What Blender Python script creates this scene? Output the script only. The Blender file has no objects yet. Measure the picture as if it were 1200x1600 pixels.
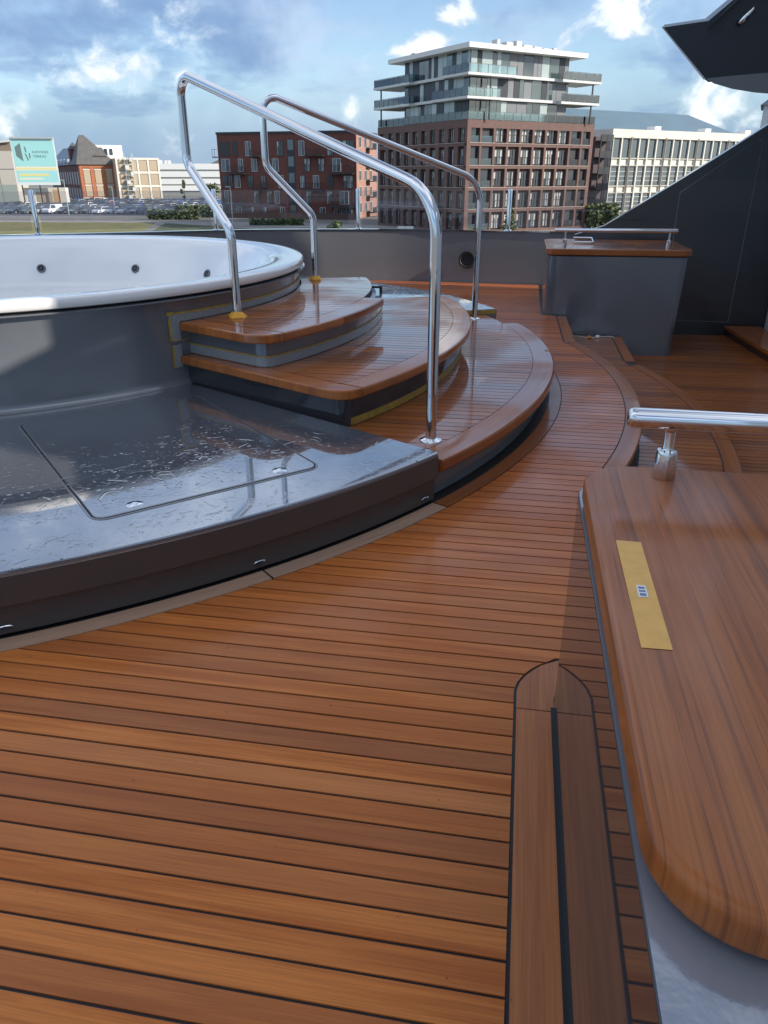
import bpy, math, random
from mathutils import Vector, Matrix
R = math.radians
random.seed(7)
sc = bpy.context.scene
COL = sc.collection

# ------------------------------------------------------------------ camera
YAW = R(10)            # the camera looks 10 degrees to port of the ship's axis (+Y)
PITCH = math.atan(528 / 1170)
cam = bpy.data.cameras.new('camera')
cam.sensor_fit = 'HORIZONTAL'; cam.sensor_width = 36; cam.lens = 36 * 1170 / 1200
cam.clip_start = 0.05; cam.clip_end = 6000
camo = bpy.data.objects.new('camera', cam); COL.objects.link(camo)
camo.location = (0, 0, 1.15)
camo.rotation_euler = (math.pi / 2 - PITCH, 0, YAW)
sc.camera = camo

# ------------------------------------------------------------------ world
SUN_AZ = -6.0          # angle of the sun in the XY plane (degrees from +X)
SUN_EL = 27.0
SKY_STRENGTH = 0.10
SUN_STRENGTH = 3.1
EXPOSURE = 0.92
sc.view_settings.view_transform = 'Standard'; sc.view_settings.look = 'None'
sc.view_settings.exposure = EXPOSURE; sc.view_settings.gamma = 1
sc.view_settings.use_curve_mapping = False

sun = bpy.data.lights.new('sun', 'SUN'); sun.energy = SUN_STRENGTH; sun.angle = R(0.5); sun.color = (1, .93, .82)
suno = bpy.data.objects.new('sun', sun); COL.objects.link(suno)
sd = Vector((math.cos(R(SUN_AZ)) * math.cos(R(SUN_EL)), math.sin(R(SUN_AZ)) * math.cos(R(SUN_EL)), math.sin(R(SUN_EL))))
suno.rotation_euler = sd.to_track_quat('Z', 'Y').to_euler()
suno.location = (30, -3, 30)


class NT:
    """small helper to write node trees"""
    def __init__(s, tree): s.t = tree; s.n = tree.nodes; s.l = tree.links
    def new(s, typ, **kw):
        n = s.n.new(typ)
        for k, v in kw.items(): setattr(n, k, v)
        return n
    def put(s, sock, v):
        if isinstance(v, bpy.types.NodeSocket): s.l.new(v, sock)
        elif v is not None:
            if isinstance(v, (tuple, list)) and len(v) == 3 and sock.type == 'RGBA': v = (*v, 1)
            sock.default_value = v
    def math(s, op, a, b=None, c=None, clamp=False):
        n = s.new('ShaderNodeMath', operation=op, use_clamp=clamp)
        s.put(n.inputs[0], a)
        if b is not None: s.put(n.inputs[1], b)
        if c is not None: s.put(n.inputs[2], c)
        return n.outputs[0]
    def vmath(s, op, a, b=None, out=0):
        n = s.new('ShaderNodeVectorMath', operation=op)
        s.put(n.inputs[0], a)
        if b is not None: s.put(n.inputs[1], b)
        return n.outputs[out]
    def noise(s, vec, scale, detail=4, rough=.5, dist=0, out=0):
        n = s.new('ShaderNodeTexNoise')
        s.put(n.inputs['Vector'], vec)
        n.inputs['Scale'].default_value = scale; n.inputs['Detail'].default_value = detail
        n.inputs['Roughness'].default_value = rough; n.inputs['Distortion'].default_value = dist
        return n.outputs[out]
    def ss(s, v, a, b, lo=0., hi=1.):
        n = s.new('ShaderNodeMapRange', interpolation_type='SMOOTHSTEP')
        s.put(n.inputs[0], v); n.inputs[1].default_value = a; n.inputs[2].default_value = b
        n.inputs[3].default_value = lo; n.inputs[4].default_value = hi
        return n.outputs[0]
    def mix(s, f, a, b, blend='MIX'):
        n = s.new('ShaderNodeMix', data_type='RGBA', blend_type=blend)
        s.put(n.inputs[0], f); s.put(n.inputs[6], a); s.put(n.inputs[7], b)
        return n.outputs[2]
    def mapping(s, vec, scale=(1, 1, 1), rot=(0, 0, 0), loc=(0, 0, 0)):
        n = s.new('ShaderNodeMapping'); s.put(n.inputs[0], vec)
        s.put(n.inputs[1], loc); s.put(n.inputs[2], rot); s.put(n.inputs[3], scale)
        return n.outputs[0]


w = bpy.data.worlds.new('World'); sc.world = w; w.use_nodes = True
w.node_tree.nodes.clear()
N = NT(w.node_tree)
tc = N.new('ShaderNodeTexCoord')
D = tc.outputs['Generated']
sky = N.new('ShaderNodeTexSky', sky_type='NISHITA'); sky.sun_disc = False
sky.sun_elevation = R(SUN_EL); sky.sun_rotation = R(90 - SUN_AZ); sky.air_density = 1.0; sky.dust_density = .6; sky.ozone_density = 3.0
bg1 = N.new('ShaderNodeBackground'); N.l.new(sky.outputs[0], bg1.inputs[0]); bg1.inputs[1].default_value = SKY_STRENGTH
sep = N.new('ShaderNodeSeparateXYZ'); N.l.new(D, sep.inputs[0])
z = N.math('MAXIMUM', sep.outputs[2], 0.0)
zz = N.math('ADD', z, 0.22)
cx = N.math('DIVIDE', sep.outputs[0], zz); cyy = N.math('DIVIDE', sep.outputs[1], zz)
cmb = N.new('ShaderNodeCombineXYZ'); N.l.new(cx, cmb.inputs[0]); N.l.new(cyy, cmb.inputs[1]); N.put(cmb.inputs[2], N.math('MULTIPLY', z, 2.0))
CP = cmb.outputs[0]
warp = N.vmath('SCALE', N.noise(CP, 3.0, 3, out=1)); warp.node.inputs[3].default_value = .35
CPW = N.vmath('ADD', CP, warp)
big = N.noise(CPW, 1.15, 6, .55)                     # wide grey veil
veil = N.ss(big, .40, .62)
DI = N.mapping(D, scale=(1, 1, 1.35)); wi = N.vmath('SCALE', N.vmath('SUBTRACT', N.noise(DI, 7, 3, out=1), (.5, .5, .5))); wi.node.inputs[3].default_value = .09
DW = N.vmath('ADD', DI, wi)
puff_n = N.noise(DW, 13, 9, .58)
puff_n2 = N.noise(DW, 4.5, 4, .5)


def blob(d, rad, amp):
    dn = Vector(d).normalized()
    dist = N.vmath('DISTANCE', D, tuple(dn), out=1)
    return N.ss(dist, 0.0, rad, amp, 0.0)


blobs = None
for d, rad, amp in (((-0.201, 0.976, 0.083), .075, .36), ((-0.087, 0.983, 0.185), .07, .34), ((0.198, 0.978, 0.060), .06, .27),
                    ((-0.478, 0.871, 0.125), .10, .14), ((-0.371, 0.92, 0.12), .10, .15), ((-.56, .82, .09), .09, .19), ((-.43, .89, .17), .09, .08),
                    ((0.10, 0.985, 0.165), .07, .24), ((-.13, .98, .125), .045, .26), ((.25, .965, .04), .05, .12), ((.13, .985, .03), .05, .18)):
    b_ = blob(d, rad, amp)
    blobs = b_ if blobs is None else N.math('ADD', blobs, b_)
pm = N.math('ADD', N.math('MULTIPLY', puff_n, .62), N.math('MULTIPLY', puff_n2, .38))
pm = N.math('ADD', pm, N.math('MULTIPLY', blobs, .55))
cum = N.ss(pm, .575, .67)
cumhi = N.ss(pm, .60, .78)
# clouds: grey below, sunlit white where they are thick
veil_c = N.mix(N.ss(N.noise(DW, 6.5, 7, .55), .36, .66), (.145, .24, .42), (.40, .50, .65))
# the low sky over the horizon is a darker blue grey bank
low = N.ss(z, .03, .13, 1, 0)
veil_c = N.mix(N.math('MULTIPLY', low, .75), veil_c, (.16, .27, .42))
cum_c = N.mix(cumhi, (.50, .58, .66), (.88, .91, .94))
cl = N.mix(cum, veil_c, cum_c)
# overhead clouds are brightened, mostly out of view, to fill the deck with light
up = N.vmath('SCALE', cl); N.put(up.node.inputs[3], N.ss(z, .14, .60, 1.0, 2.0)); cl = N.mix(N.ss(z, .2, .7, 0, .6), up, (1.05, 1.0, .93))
fac = N.math('MAXIMUM', N.math('MULTIPLY', veil, .88), cum)
fac = N.math('MAXIMUM', fac, N.math('MULTIPLY', low, .85))
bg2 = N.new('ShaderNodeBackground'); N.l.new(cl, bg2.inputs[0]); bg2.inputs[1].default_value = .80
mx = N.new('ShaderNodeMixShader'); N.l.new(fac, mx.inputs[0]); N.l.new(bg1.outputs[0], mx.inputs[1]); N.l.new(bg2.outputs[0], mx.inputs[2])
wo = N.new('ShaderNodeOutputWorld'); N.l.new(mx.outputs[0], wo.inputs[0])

# ------------------------------------------------------------------ materials
MATS = {}


def pmat(name, color, rough=.5, metal=0., coat=0., coat_rough=.03, ior=1.5, spec=None, noise=None, bump=None, color2=None, alpha=1):
    if name in MATS: return MATS[name]
    m = bpy.data.materials.new(name); m.use_nodes = True
    n = NT(m.node_tree); p = m.node_tree.nodes['Principled BSDF']
    geo = n.new('ShaderNodeNewGeometry'); pos = geo.outputs['Position']
    c = (*color, 1)
    if noise:
        sc_, amt = noise
        f = n.noise(pos, sc_, 5, .6)
        c2 = color2 or tuple(x * (1 - amt) for x in color)
        cc = n.mix(n.ss(f, .3, .7), (*color, 1), (*c2, 1)); n.l.new(cc, p.inputs['Base Color'])
    else: p.inputs['Base Color'].default_value = c
    p.inputs['Roughness'].default_value = rough; p.inputs['Metallic'].default_value = metal
    p.inputs['IOR'].default_value = ior
    p.inputs['Coat Weight'].default_value = coat; p.inputs['Coat Roughness'].default_value = coat_rough
    if bump:
        bs, bd = bump
        b = n.new('ShaderNodeBump'); b.inputs['Distance'].default_value = bd; b.inputs['Strength'].default_value = 1
        n.put(b.inputs['Height'], n.noise(pos, bs, 4)); n.l.new(b.outputs[0], p.inputs['Normal'])
        if coat: n.l.new(b.outputs[0], p.inputs['Coat Normal'])
    MATS[name] = m
    return m


def teak(name, mode='x', wet=.4, tone=1.0, scale=1.0, figure=0.0, dull=0.0, soak=False, coat=None):
    """oiled teak; grain runs along x, along y, or round the tub (polar)"""
    m = bpy.data.materials.new(name); m.use_nodes = True
    n = NT(m.node_tree); p = m.node_tree.nodes['Principled BSDF']
    pos = n.new('ShaderNodeNewGeometry').outputs['Position']
    rnd = n.new('ShaderNodeObjectInfo').outputs['Random']
    s = n.new('ShaderNodeSeparateXYZ'); n.l.new(pos, s.inputs[0])
    if mode == 'x': a, b = s.outputs[0], s.outputs[1]
    elif mode == 'y': a, b = s.outputs[1], s.outputs[0]
    else:
        dx = n.math('ADD', s.outputs[0], 3.3); dy = n.math('SUBTRACT', s.outputs[1], 4.4)
        b = n.math('SQRT', n.math('ADD', n.math('MULTIPLY', dx, dx), n.math('MULTIPLY', dy, dy)))
        a = n.math('MULTIPLY', n.math('ARCTAN2', dy, dx), 3.0)
    cv = n.new('ShaderNodeCombineXYZ'); n.l.new(n.math('MULTIPLY', a, 1.0), cv.inputs[0]); n.l.new(b, cv.inputs[1])
    n.l.new(n.math('MULTIPLY', rnd, 37.0), cv.inputs[2])
    gv = n.mapping(cv.outputs[0], scale=(1.3 * scale, 26 * scale, 1))
    g1 = n.noise(gv, 1.0, 5, .6, .4)                                   # broad figure
    g2 = n.noise(n.mapping(cv.outputs[0], scale=(5 * scale, 260 * scale, 1)), 1.0, 3, .6)   # fine pores
    g3 = n.noise(n.mapping(cv.outputs[0], scale=(.8, 1.2, 1)), 2.0, 3)
    col = n.mix(n.ss(g1, .36, .66), tuple(tone * v for v in (.60, .196, .046)), tuple(tone * v for v in (.43, .120, .026)))
    col = n.mix(n.ss(n.math('FRACT', n.math('MULTIPLY', rnd, 3.71)), .75, 1.0, 0, .5), col, tuple(tone * v for v in (.66, .26, .085)))
    col = n.mix(n.ss(rnd, .0, 1.0, 0, .6), col, tuple(tone * v for v in (.40, .125, .036)))
    col = n.mix(n.math('MULTIPLY', n.ss(n.math('FRACT', n.math('MULTIPLY', rnd, 7.13)), .72, 1.0), .6), col, tuple(tone * v for v in (.24, .085, .040)))
    if figure:
        g4 = n.noise(n.mapping(cv.outputs[0], scale=(.8, 26, 1)), 1.0, 6, .66, .5)
        col = n.mix(n.ss(g4, .50, .70, 0, figure), col, (.13, .045, .022))
        g5 = n.noise(n.mapping(cv.outputs[0], scale=(1.2, 130, 1)), 1.0, 5, .65, .3)
        col = n.mix(n.ss(g5, .52, .64, 0, figure * .75), col, (.10, .035, .018))
    if dull: col = n.mix(dull, col, (.46, .34, .25))
    col = n.mix(n.ss(g2, .35, .7, 0, .28), col, (.12, .045, .022))
    speck = n.ss(n.noise(cv.outputs[0], 55, 2), .74, .78, 0, .5)
    col = n.mix(speck, col, (.08, .035, .02))
    n.l.new(col, p.inputs['Base Color'])
    wetn = n.ss(n.noise(pos, 1.7, 4, .55, .3), .38, .62)
    if soak:
        # the far half of the deck is soaked by rain: darker timber under a water film
        far = n.math('ADD', s.outputs[1], n.math('MULTIPLY', n.noise(pos, 2.2, 4), 1.6))
        wet_f = n.ss(far, 1.9, 4.0)
        col = n.mix(n.math('MULTIPLY', wet_f, 1.0), col, n.mix(1.0, col, (.80, .70, .66), 'MULTIPLY'))
        n.l.new(col, p.inputs['Base Color'])
        wv = n.math('ADD', n.math('MULTIPLY', n.math('ADD', wetn, .5), n.math('MULTIPLY', wet_f, .55)), n.math('MULTIPLY', wetn, wet), clamp=True)
    else:
        wv = n.math('MULTIPLY', wetn, wet)
    n.l.new(n.math('SUBTRACT', .46, n.math('MULTIPLY', wv, .12)), p.inputs['Roughness'])
    p.inputs['Specular IOR Level'].default_value = .12
    n.l.new(n.math('ADD', wet * .45, n.math('MULTIPLY', wv, .6), clamp=True), p.inputs['Coat Weight'])
    n.l.new(n.math('SUBTRACT', (.30 - .12 * wet) if coat is None else coat[0] + .08, n.math('MULTIPLY', wv, .11)), p.inputs['Coat Roughness'])
    p.inputs['Coat IOR'].default_value = coat[1] if coat else 1.38
    bp = n.new('ShaderNodeBump'); bp.inputs['Distance'].default_value = .0006; bp.inputs['Strength'].default_value = .5
    n.l.new(g2, bp.inputs['Height']); n.l.new(bp.outputs[0], p.inputs['Normal'])
    MATS[name] = m
    return m


def wet_paint(name, color, bump=.00045):
    """dark gloss paint with rain water standing on it"""
    m = bpy.data.materials.new(name); m.use_nodes = True
    n = NT(m.node_tree); p = m.node_tree.nodes['Principled BSDF']
    pos = n.new('ShaderNodeNewGeometry').outputs['Position']
    p.inputs['Base Color'].default_value = (*color, 1)
    p.inputs['Roughness'].default_value = .06; p.inputs['Metallic'].default_value = .35; p.inputs['Coat Weight'].default_value = 1
    p.inputs['Coat Roughness'].default_value = .015; p.inputs['Coat IOR'].default_value = 2.4
    wp = n.vmath('SCALE', n.vmath('SUBTRACT', n.noise(pos, 30, 3, .5, out=1), (.5, .5, .5))); wp.node.inputs[3].default_value = .035
    q = n.vmath('ADD', pos, wp)
    a = n.ss(n.noise(q, 7, 3, .55, .5), .50, .515)                   # edges of merged puddles
    a2 = n.ss(n.noise(q, 16, 2, .5, .3), .56, .575)                   # smaller islands
    v = n.new('ShaderNodeTexVoronoi', feature='F1'); n.put(v.inputs['Vector'], q); v.inputs['Scale'].default_value = 46
    rr = n.math('MULTIPLY', n.new('ShaderNodeSeparateColor').outputs[0], 1.0)
    n.l.new(v.outputs['Color'], rr.node.inputs[0].links[0].from_node.inputs[0])
    rad_ = n.math('ADD', .05, n.math('MULTIPLY', rr, .32))
    d = n.math('SUBTRACT', rad_, v.outputs['Distance']); d = n.ss(d, -.01, .10)
    keep = n.ss(n.noise(pos, 6, 2), .44, .52)
    h = n.math('ADD', n.math('MULTIPLY', a, .8), n.math('MULTIPLY', a2, .8))
    h = n.math('ADD', h, n.math('MULTIPLY', n.math('MULTIPLY', d, keep), 1.1))
    dens = n.ss(n.noise(pos, 1.6, 2), .30, .55, .10, 1)
    h = n.math('MULTIPLY', h, dens)
    b = n.new('ShaderNodeBump'); b.inputs['Distance'].default_value = bump; b.inputs['Strength'].default_value = 1
    n.l.new(h, b.inputs['Height']); n.l.new(b.outputs[0], p.inputs['Coat Normal']); n.l.new(b.outputs[0], p.inputs['Normal'])
    MATS[name] = m
    return m


TX = teak('teak_across', 'x', .20, 1.10, soak=True, coat=(.10, 1.38))
TXS = teak('teak_across_wet', 'x', 1.0, .74, coat=(.03, 1.6))
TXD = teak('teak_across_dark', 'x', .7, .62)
TP = teak('teak_round', 'p', .7, .64, coat=(.10, 1.4))
TPS = teak('teak_round_nosing', 'p', .9, .80, figure=.35, coat=(.04, 1.5))
TPD = teak('teak_round_dull', 'p', .3, .85, dull=.75)
TY = teak('teak_lengthwise', 'y', .30, 1.02, dull=.12)
TYD = teak('teak_lengthwise_wet', 'y', .7, .66, coat=(.10, 1.4))
TSLAB = teak('teak_slab_varnished', 'y', .7, .80, figure=.7, coat=(.10, 1.36))
TSN = teak('teak_side_nosing', 'x', .9, .80, figure=.35, coat=(.04, 1.5))
GREY = pmat('grey_gloss_paint', (.15, .16, .175), .2, metal=.35, coat=.8, coat_rough=.05, ior=1.5)
GREY2 = pmat('grey_gloss_paint_dark', (.042, .042, .046), .03, ior=1.5)
SKIRT = pmat('grey_satin_paint_dark', (.066, .062, .062), .16, ior=1.6)
TUBW = pmat('grey_tub_paint', (.20, .21, .225), .2, metal=.2, coat=.8, coat_rough=.06)
BULW = pmat('grey_bulwark_paint', (.17, .17, .18), .22, metal=.15, coat=.6, coat_rough=.08)
MATS['grey_gloss_paint'].node_tree.nodes['Principled BSDF'].inputs['Coat IOR'].default_value = 1.5
BLACKP = pmat('black_gloss_paint', (.016, .018, .022), .3, coat=.8, coat_rough=.06)
WETG = wet_paint('wet_grey_paint', (.155, .17, .20), .00010)
CAULK = pmat('black_caulk', (.012, .012, .013), .55)
CHROME = pmat('polished_steel', (.74, .75, .76), .045, 1.0, noise=None)
GEL = pmat('white_gelcoat', (.90, .875, .84), .18, coat=1, coat_rough=.04)
PUTTY = pmat('yellow_sealant', (.85, .40, .03), .55, bump=(90, .004))
TAPEY = pmat('yellow_tape', (.46, .30, .06), .5, noise=(40, .3))
TAPEO = pmat('ochre_masking_tape', (.80, .44, .10), .45, noise=(30, .12))
FILM = pmat('grey_masking_film', (.26, .28, .29), .25, coat=.5, coat_rough=.1, bump=(60, .004))
RUBBER = pmat('black_rubber', (.014, .014, .015), .6)
PAPER = pmat('white_label', (.75, .76, .78), .5)
INK = pmat('grey_print', (.16, .20, .30), .6)
STRING = pmat('white_string', (.6, .58, .54), .8)
FLESHY = pmat('orange_scrap', (.6, .25, .06), .6)


def glassmat(name, tint, gloss=.12, rough=.02, opacity=.12):
    m = bpy.data.materials.new(name); m.use_nodes = True
    n = NT(m.node_tree); m.node_tree.nodes.clear()
    t = n.new('ShaderNodeBsdfTransparent'); t.inputs[0].default_value = (*tint, 1)
    g = n.new('ShaderNodeBsdfGlossy'); g.inputs['Roughness'].default_value = rough; g.inputs[0].default_value = (.9, .95, 1, 1)
    fr = n.new('ShaderNodeFresnel'); fr.inputs[0].default_value = 1.5
    f = n.math('ADD', fr.outputs[0], opacity * .3, clamp=True)
    mx = n.new('ShaderNodeMixShader'); n.l.new(f, mx.inputs[0]); n.l.new(t.outputs[0], mx.inputs[1]); n.l.new(g.outputs[0], mx.inputs[2])
    o = n.new('ShaderNodeOutputMaterial'); n.l.new(mx.outputs[0], o.inputs[0])
    MATS[name] = m
    return m


RAILGLASS = glassmat('rail_glass', (.91, .91, .93), opacity=.03)
BALCGLASS = glassmat('balcony_glass', (.62, .76, .76), opacity=.3)

# ------------------------------------------------------------------ object helpers


def mesh(name, verts, faces, mats, parent=None, smooth=False, fm=None, auto=None):
    me = bpy.data.meshes.new(name)
    me.from_pydata([tuple(v) for v in verts], [], faces)
    if not isinstance(mats, (list, tuple)): mats = [mats]
    for m in mats: me.materials.append(m)
    if fm: me.polygons.foreach_set('material_index', fm)
    if smooth:
        me.polygons.foreach_set('use_smooth', [True] * len(me.polygons))
        me.update()
        try: me.set_sharp_from_angle(angle=R(auto or 38))
        except Exception: pass
    me.update()
    o = bpy.data.objects.new(name, me); COL.objects.link(o)
    if parent: o.parent = parent
    return o


def wn(o):
    m = o.modifiers.new('weighted', 'WEIGHTED_NORMAL'); m.weight = 100; m.keep_sharp = True
    return o


def tag(o, label=None, cat=None, group=None, kind=None):
    if label: o['label'] = label
    if cat: o['category'] = cat
    if group: o['group'] = group
    if kind: o['kind'] = kind
    return o


def thing(name, label, cat, loc=(0, 0, 0), rz=0, group=None):
    o = bpy.data.objects.new(name, None); o.empty_display_size = .2; COL.objects.link(o)
    o.location = loc; o.rotation_euler = (0, 0, rz)
    return tag(o, label, cat, group)


class MB:
    """mesh collector"""
    def __init__(s): s.v = []; s.f = []; s.m = []
    def add(s, v, f, mi=0, M=None):
        k = len(s.v)
        s.v += [tuple((M @ Vector(p)) if M else p) for p in v]
        s.f += [tuple(i + k for i in q) for q in f]; s.m += [mi] * len(f)
        return s
    def box(s, x0, x1, y0, y1, z0, z1, mi=0, M=None):
        v = [(x, y, z) for z in (z0, z1) for y in (y0, y1) for x in (x0, x1)]
        return s.add(v, [(0, 2, 3, 1), (4, 5, 7, 6), (0, 1, 5, 4), (2, 6, 7, 3), (0, 4, 6, 2), (1, 3, 7, 5)], mi, M)
    def build(s, name, mats, parent=None, smooth=False, auto=None):
        return mesh(name, s.v, s.f, mats, parent, smooth, s.m, auto)


def box(name, x0, x1, y0, y1, z0, z1, mat, parent=None):
    return MB().box(x0, x1, y0, y1, z0, z1).build(name, mat, parent)


def prism(name, poly, z0, z1, mat, parent=None):
    n = len(poly)
    v = [(x, y, z0) for x, y in poly] + [(x, y, z1) for x, y in poly]
    f = [tuple(range(n))[::-1], tuple(range(n, 2 * n))] + [(i, (i + 1) % n, n + (i + 1) % n, n + i) for i in range(n)]
    return mesh(name, v, f, mat, parent)


def prism_xz(name, poly, y0, y1, mat, parent=None):
    n = len(poly)
    v = [(x, y0, z) for x, z in poly] + [(x, y1, z) for x, z in poly]
    f = [tuple(range(n)), tuple(range(n, 2 * n))[::-1]] + [(i, n + i, n + (i + 1) % n, (i + 1) % n) for i in range(n)]
    return mesh(name, v, f, mat, parent)


def normals2d(path, closed):
    n = len(path); out = []
    for i in range(n):
        if closed: a, b, c = path[i - 1], path[i], path[(i + 1) % n]
        else: a, b, c = path[max(i - 1, 0)], path[i], path[min(i + 1, n - 1)]
        d1 = Vector((b[0] - a[0], b[1] - a[1])); d2 = Vector((c[0] - b[0], c[1] - b[1]))
        if d1.length < 1e-9: d1 = d2
        if d2.length < 1e-9: d2 = d1
        d1 = d1.normalized(); d2 = d2.normalized()
        n1 = Vector((d1.y, -d1.x)); n2 = Vector((d2.y, -d2.x))
        m = (n1 + n2)
        m = m.normalized() if m.length > 1e-6 else n1
        k = 1 / max(m.dot(n1), .35)
        out.append(m * k)
    return out


def sweep(name, path, profile, mat, parent=None, closed=False, smooth=True, auto=38, cap=True):
    """profile: closed loop of (offset to the right of travel, z)"""
    nn = normals2d(path, closed); m = len(profile); n = len(path)
    v = []
    for (x, y), nv in zip(path, nn):
        for o, zz in profile: v.append((x + nv.x * o, y + nv.y * o, zz))
    f = []
    for i in range(n if closed else n - 1):
        j = (i + 1) % n
        for k in range(m):
            l = (k + 1) % m
            f.append((i * m + k, j * m + k, j * m + l, i * m + l))
    if cap and not closed:
        f.append(tuple(range(m))); f.append(tuple((n - 1) * m + k for k in range(m))[::-1])
    return wn(mesh(name, v, f, mat, parent, smooth, auto=auto))


def round_prof(o0, o1, z0, z1, r=.012, seg=4, inner=True):
    """rectangular profile from offset o0 (inner) to o1 (outer), outer edges rounded"""
    p = [(o0, z1), (o0, z0)]
    for k in range(seg + 1):
        a = -math.pi / 2 + k * math.pi / 2 / seg
        p.append((o1 - r + r * math.cos(a), z0 + r + r * math.sin(a)))
    for k in range(seg + 1):
        a = k * math.pi / 2 / seg
        p.append((o1 - r + r * math.cos(a), z1 - r + r * math.sin(a)))
    return p


def slab(name, poly, z0, z1, r, mat, parent=None, seg=4):
    """counterclockwise outline with rounded top and bottom edges"""
    nn = normals2d(poly, True); n = len(poly); v = []; rings = []
    prof = [(-r * (1 - math.cos(a)), z0 + r * (1 - math.sin(a))) for a in [math.pi / 2 * k / seg for k in range(seg, -1, -1)]]
    prof = [(-r + r * math.sin(t), z0 + r - r * math.cos(t)) for t in [math.pi / 2 * k / seg for k in range(seg + 1)]] + \
           [(-r + r * math.cos(t), z1 - r + r * math.sin(t)) for t in [math.pi / 2 * k / seg for k in range(seg + 1)]]
    for o, zz in prof:
        for (x, y), nv in zip(poly, nn): v.append((x + nv.x * o, y + nv.y * o, zz))
    f = []
    for k in range(len(prof) - 1):
        for i in range(n):
            j = (i + 1) % n
            f.append((k * n + i, k * n + j, (k + 1) * n + j, (k + 1) * n + i))
    f.append(tuple(range(n))[::-1]); f.append(tuple((len(prof) - 1) * n + i for i in range(n)))
    return wn(mesh(name, v, f, mat, parent, True, auto=50))


def lathe(name, prof, mat, parent=None, c=(0, 0), seg=96, smooth=True, auto=38, z0=0):
    m = len(prof); v = []; f = []
    for i in range(seg):
        a = 2 * math.pi * i / seg
        for r, zz in prof: v.append((c[0] + r * math.cos(a), c[1] + r * math.sin(a), zz + z0))
    for i in range(seg):
        j = (i + 1) % seg
        for k in range(m - 1): f.append((i * m + k, j * m + k, j * m + k + 1, i * m + k + 1))
    return mesh(name, v, f, mat, parent, smooth, auto=auto)


def tube_geo(pts, r, seg=16):
    pts = [Vector(p) for p in pts]; v = []; f = []
    t = (pts[1] - pts[0]).normalized()
    up = Vector((0, 0, 1)) if abs(t.z) < .9 else Vector((1, 0, 0))
    nrm = t.cross(up).normalized()
    for i, p in enumerate(pts):
        a = pts[max(i - 1, 0)]; b = pts[min(i + 1, len(pts) - 1)]
        t = (b - a).normalized()
        nrm = (nrm - t * nrm.dot(t)).normalized(); bn = t.cross(nrm)
        rr = r[i] if isinstance(r, (list, tuple)) else r
        for k in range(seg):
            an = 2 * math.pi * k / seg
            v.append(p + (nrm * math.cos(an) + bn * math.sin(an)) * rr)
    for i in range(len(pts) - 1):
        for k in range(seg):
            l = (k + 1) % seg
            f.append((i * seg + k, i * seg + l, (i + 1) * seg + l, (i + 1) * seg + k))
    f.append(tuple(range(seg))[::-1]); f.append(tuple((len(pts) - 1) * seg + k for k in range(seg)))
    return v, f


def tube(name, pts, r, mat, parent=None, seg=20):
    v, f = tube_geo(pts, r, seg)
    return mesh(name, v, f, mat, parent, True, auto=50)


def fillet(pts, rads, seg=8):
    pts = [Vector(p) for p in pts]; out = [pts[0]]
    for i in range(1, len(pts) - 1):
        p = pts[i]; r = rads[i - 1] if isinstance(rads, (list, tuple)) else rads
        a = (pts[i - 1] - p); b = (pts[i + 1] - p); la, lb = a.length, b.length; a.normalize(); b.normalize()
        half = math.acos(max(-1, min(1, a.dot(b)))) / 2
        if half > 1.55: out.append(p); continue
        t = min(r / math.tan(half), la * .49, lb * .49); rr = t * math.tan(half)
        c = p + (a + b).normalized() * (rr / math.sin(half))
        s0 = p + a * t - c; s1 = p + b * t - c
        ang = s0.angle(s1)
        for k in range(seg + 1):
            u = k / seg
            q = (s0 * math.sin((1 - u) * ang) + s1 * math.sin(u * ang)) / math.sin(ang) if ang > 1e-4 else s0
            out.append(c + q)
    out.append(pts[-1])
    return out


C = (-3.3, 4.4)     # centre of the tub


def P(r, deg): return (C[0] + r * math.cos(R(deg)), C[1] + r * math.sin(R(deg)))
def arc(r, a0, a1, n=24): return [P(r, a0 + (a1 - a0) * i / n) for i in range(n + 1)]


def crossings(loops, y):
    xs = []
    for lp in loops:
        n = len(lp)
        for i in range(n):
            (x0, y0), (x1, y1) = lp[i], lp[(i + 1) % n]
            if (y0 <= y < y1) or (y1 <= y < y0): xs.append(x0 + (y - y0) * (x1 - x0) / (y1 - y0))
    xs.sort()
    return [(xs[i], xs[i + 1]) for i in range(0, len(xs) - 1, 2)]


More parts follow.
